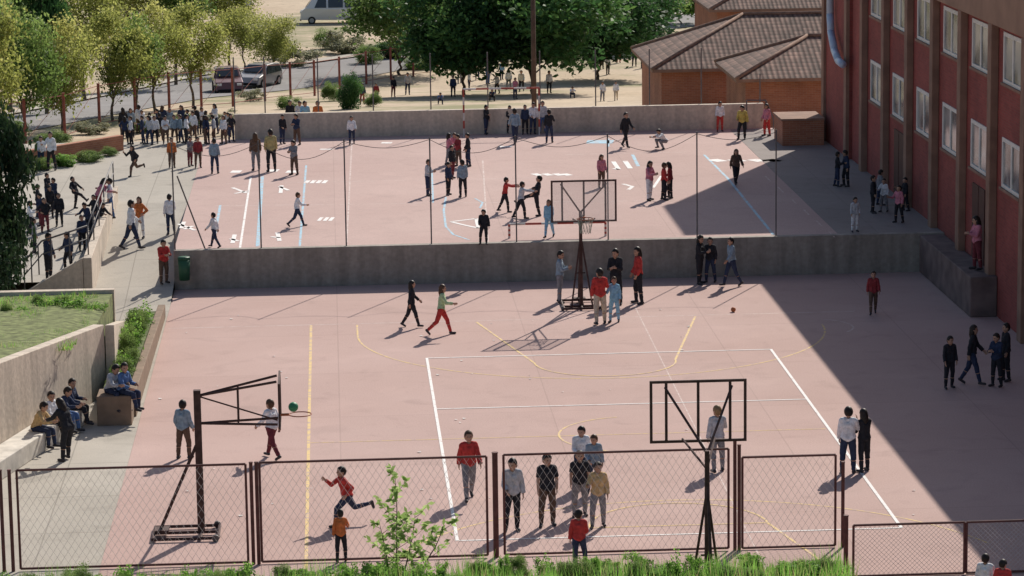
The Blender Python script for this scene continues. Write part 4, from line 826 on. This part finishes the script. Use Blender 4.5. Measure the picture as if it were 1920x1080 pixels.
PL=[
(772,614,88,"walk",100,"black","black","dark",True),(828,628,98,"stride",80,"light green","red","brown",True),
(880,938,132,"walk",5,"red","grey","brown"),(962,997,140,"relax",10,"light grey","black"),(1027,987,138,"relax",-5,"black","brown","dark",False,"short"),(1088,968,124,"stand",0,"black","grey","dark",False,"short"),
(1090,915,118,"relax",20,"white","navy"),(1114,925,112,"stand",0,"blue grey","navy","brown"),(1122,990,125,"relax",-10,"tan","grey"),
(1086,1068,112,"stand",180,"red","navy"),(640,1054,98,"relax",170,"orange","black"),(652,985,120,"run",-80,"red","navy"),
(345,860,110,"relax",150,"blue grey","brown"),(511,860,112,"walk",-120,"white","maroon","brown"),(1590,888,125,"phone",170,"white","navy"),(1620,885,118,"fold",-150,"black","black","dark",True),
(1345,885,125,"stand",180,"light grey","grey","fair"),
(1050,568,98,"fold",80,"blue grey","grey"),(1125,608,105,"stand",180,"red","beige"),(1152,605,86,"relax",-30,"light blue","light blue","brown"),(1155,572,106,"fold",-20,"black","black"),(1197,570,107,"relax",-80,"red","black","dark",True),
(1312,533,92,"fold",60,"black","black","dark",True),(1332,530,85,"stand",-20,"black","navy"),(1372,537,92,"walk",-80,"blue grey","navy"),
(1637,590,82,"walk",0,"dark red","brown"),(1780,728,98,"relax",20,"black","black"),(1822,722,112,"walk",60,"black","navy","dark",True),(1868,725,100,"fold",-60,"navy","black"),(1885,715,108,"stand",-90,"black","black"),
(308,532,82,"fold",30,"red","brown"),(247,468,92,"walk",100,"white","navy"),(263,447,77,"hips",-20,"orange","white","brown",True),(320,440,75,"relax",180,"white","navy"),(403,465,66,"walk",-110,"white","navy"),
(253,330,62,"run",-60,"black","brown","dark",True),(208,410,75,"point",-100,"white","blue"),(185,410,78,"stoop",80,"pink","dark red","dark",True),(142,392,55,"kick",60,"black","black"),
(92,525,88,"phone",60,"navy","black"),(130,510,75,"stand",-60,"navy","black"),(78,316,60,"relax",30,"white","navy"),(97,320,72,"stand",-30,"white","black"),(72,408,62,"relax",90,"black","navy"),(103,396,62,"fold",-40,"navy","black"),(85,436,64,"hips",30,"black","maroon"),(66,476,66,"stand",100,"grey","black"),(168,446,70,"stoop",-40,"navy","black"),(188,440,60,"stoop",40,"black","navy"),(112,425,60,"stand",10,"black","black"),
(90,385,58,"talk",60,"black","navy"),(78,425,60,"fold",-60,"navy","maroon"),(95,410,60,"relax",20,"black","black","dark",True),(155,470,66,"stand",30,"navy","black"),(178,428,62,"talk",-50,"black","navy"),(58,440,62,"relax",70,"white","black"),
(323,315,56,"stand",10,"orange","brown"),(357,312,52,"fold",40,"grey","maroon"),(372,315,58,"relax",0,"dark red","brown"),(403,326,66,"relax",180,"blue grey","navy"),
(480,320,70,"stand",180,"brown","grey","brown",True),(509,322,79,"relax",180,"khaki","black"),(552,328,65,"fold",-40,"grey","brown"),(558,425,66,"stride",100,"white","navy","brown"),
(530,270,55,"relax",20,"black","navy"),(557,272,58,"fold",-30,"navy","brown"),(573,252,62,"stand",10,"light blue","navy"),(597,252,62,"stand",0,"orange","maroon"),(545,247,58,"stand",30,"black","red"),(563,245,55,"relax",10,"white","black"),
(660,271,53,"walk",0,"white","navy"),(912,252,55,"relax",60,"black","navy"),(955,250,50,"stand",20,"black","black"),(966,270,66,"walk",180,"blue grey","navy"),(985,252,55,"stand",0,"navy","black"),(1000,252,60,"relax",0,"white","navy"),(1018,250,60,"stand",-20,"light grey","blue"),(1030,268,62,"relax",180,"black","navy"),
(1173,277,66,"walk",30,"black","black"),(1246,279,60,"crouch",-60,"white","grey"),(1350,247,56,"relax",0,"white","red"),(1392,262,64,"stand",-20,"yellow","black"),(1438,255,60,"relax",-60,"pink","red","dark",True),(1380,346,66,"walk",10,"brown","black","brown",True),
(803,367,68,"fold",70,"light grey","navy","brown"),(841,366,62,"relax",60,"navy","black"),(868,370,70,"relax",180,"blue grey","black"),(842,310,60,"relax",100,"pink","grey","dark",True),(860,312,60,"fold",-60,"dark red","brown"),(878,312,62,"relax",-90,"black","navy"),(853,305,52,"stand",0,"pink","navy","brown",True),(848,335,62,"stand",40,"black","maroon"),
(947,398,66,"push",100,"red","black"),(977,410,70,"push",110,"light grey","black"),(1006,405,76,"kick",-90,"black","black"),(1030,446,72,"walk",-10,"light blue","light blue","brown",True),(908,470,66,"stand",0,"black","black"),
(1128,352,62,"relax",20,"pink","brown","brown",True),(1218,376,74,"fold",60,"pink","white","dark",True),(1245,375,70,"relax",90,"red","black","brown"),(1257,372,68,"stand",-90,"dark red","black","dark",True),
(1570,350,65,"relax",90,"black","navy"),(1587,350,68,"stand",-90,"navy","black"),(1603,435,62,"relax",20,"light grey","white"),(1637,400,70,"stand",60,"black","black"),(1650,385,66,"relax",90,"grey","navy"),(1657,398,60,"stand",-40,"white","grey"),(1685,418,70,"relax",-60,"pink","black","dark",True),(1697,396,62,"stand",-90,"black","black"),
(1130,190,37,"stand",0,"white","grey"),(1155,189,35,"walk",0,"white","beige"),(1072,184,36,"crouch",20,"white","navy"),(1190,125,40,"stand",0,"navy","black"),(1205,128,38,"relax",40,"grey","black"),(1160,118,34,"stand",0,"black","red"),(1118,118,34,"relax",0,"white","blue"),(1140,140,36,"stand",30,"light grey","black"),(1128,130,34,"fold",0,"grey","black"),(1030,175,42,"stand",20,"white","black"),
(850,182,40,"stand",0,"navy","black"),(862,156,38,"relax",30,"grey","grey"),(880,170,38,"stand",60,"light grey","navy"),(895,150,36,"fold",0,"black","navy"),(915,158,38,"relax",10,"blue","blue"),(932,176,38,"stand",-40,"white","black"),(941,150,36,"stand",20,"light blue","navy"),(954,168,38,"relax",0,"white","grey"),(966,186,40,"fold",30,"pink","navy"),(978,172,40,"walk",0,"white","black"),(922,190,38,"crouch",0,"navy","black"),
(765,178,42,"relax",0,"light grey","navy"),(680,196,40,"stand",0,"navy","dark red"),(738,182,38,"relax",20,"black","maroon"),(706,192,36,"stand",0,"dark red","navy"),(825,196,34,"crouch",0,"blue","navy"),
]
gr=random.Random(11)
cols=["white","navy","white","light grey","navy","black","white","blue grey","black"]
for i in range(16): PL.append((230+i*13.5+gr.randint(-5,5),255+gr.randint(-4,4),50+gr.randint(-6,6),gr.choice(("relax","stand","fold","talk")),gr.choice((0,30,-40,180,90,-90)),gr.choice(cols),gr.choice(("navy","black","brown")),gr.choice(("dark","brown")),gr.random()<.35))
for i in range(16): PL.append((238+i*13+gr.randint(-5,5),267+gr.randint(-4,5),52+gr.randint(-6,6),gr.choice(("relax","stand","fold","hips")),gr.choice((0,30,-40,180,90,-90)),gr.choice(cols),gr.choice(("navy","black","brown")),gr.choice(("dark","brown")),gr.random()<.35))
for t in PL: person(*t)
P=atz(1863,500,ZU); person(0,0,0,"fold",-70,"pink","maroon","dark",True,P=(17.55,P[1]-.4,ZU),ht=1.5,where="on shaded landing")
P=aty(1848,1040,52.4); person(0,0,0,"stand",160,"white","navy",P=(P[0],52.4,0),ht=max(1.05,P[2]+.02),where="beside low fence")
P=aty(1880,1064,52.2); person(0,0,0,"relax",150,"red","navy",P=(P[0],52.2,0),ht=1.05,where="beside low fence")
def onbench(t,pose,yaw,shirt,tr,ht=1.4,hair="dark",zz=.42):
    s=ht/1.5; c=(B[0]+d.x*t+pp.x*.35,B[1]+d.y*t+pp.y*.35); z0=zz-PG[pose]["seat"]*s
    person(0,0,0,pose,yaw,shirt,tr,hair,P=(c[0],c[1],max(0,z0)),ht=ht,where="against concrete wall")
onbench(1.4,"sit",70,"tan","navy"); onbench(2.3,"sitb",60,"white","black"); onbench(3.0,"sit",65,"navy","blue"); onbench(3.7,"sitb",80,"navy","black")
person(0,0,0,"sit",50,"light grey","navy",P=(-5.35,70.15,.70-PG["sit"]["seat"]*.97),ht=1.45,where="on planter kerb")
person(0,0,0,"sitb",60,"blue","navy",P=(-5.05,70.0,.70-PG["sitb"]["seat"]*.97),ht=1.45,where="on planter kerb")
person(130,865,120,"stoop",-130,"black","black","dark",True); 
b=MB(); b.box(-.2,.2,-.12,.12,0,.42); b.box(-.16,.16,-.16,-.121,.05,.28)
P=atz(112,812); b.obj("school_bag",[CM["red"]],loc=(P[0],P[1],0),label="red school bag on the ground by ledge",category="bag",bevel=.04)
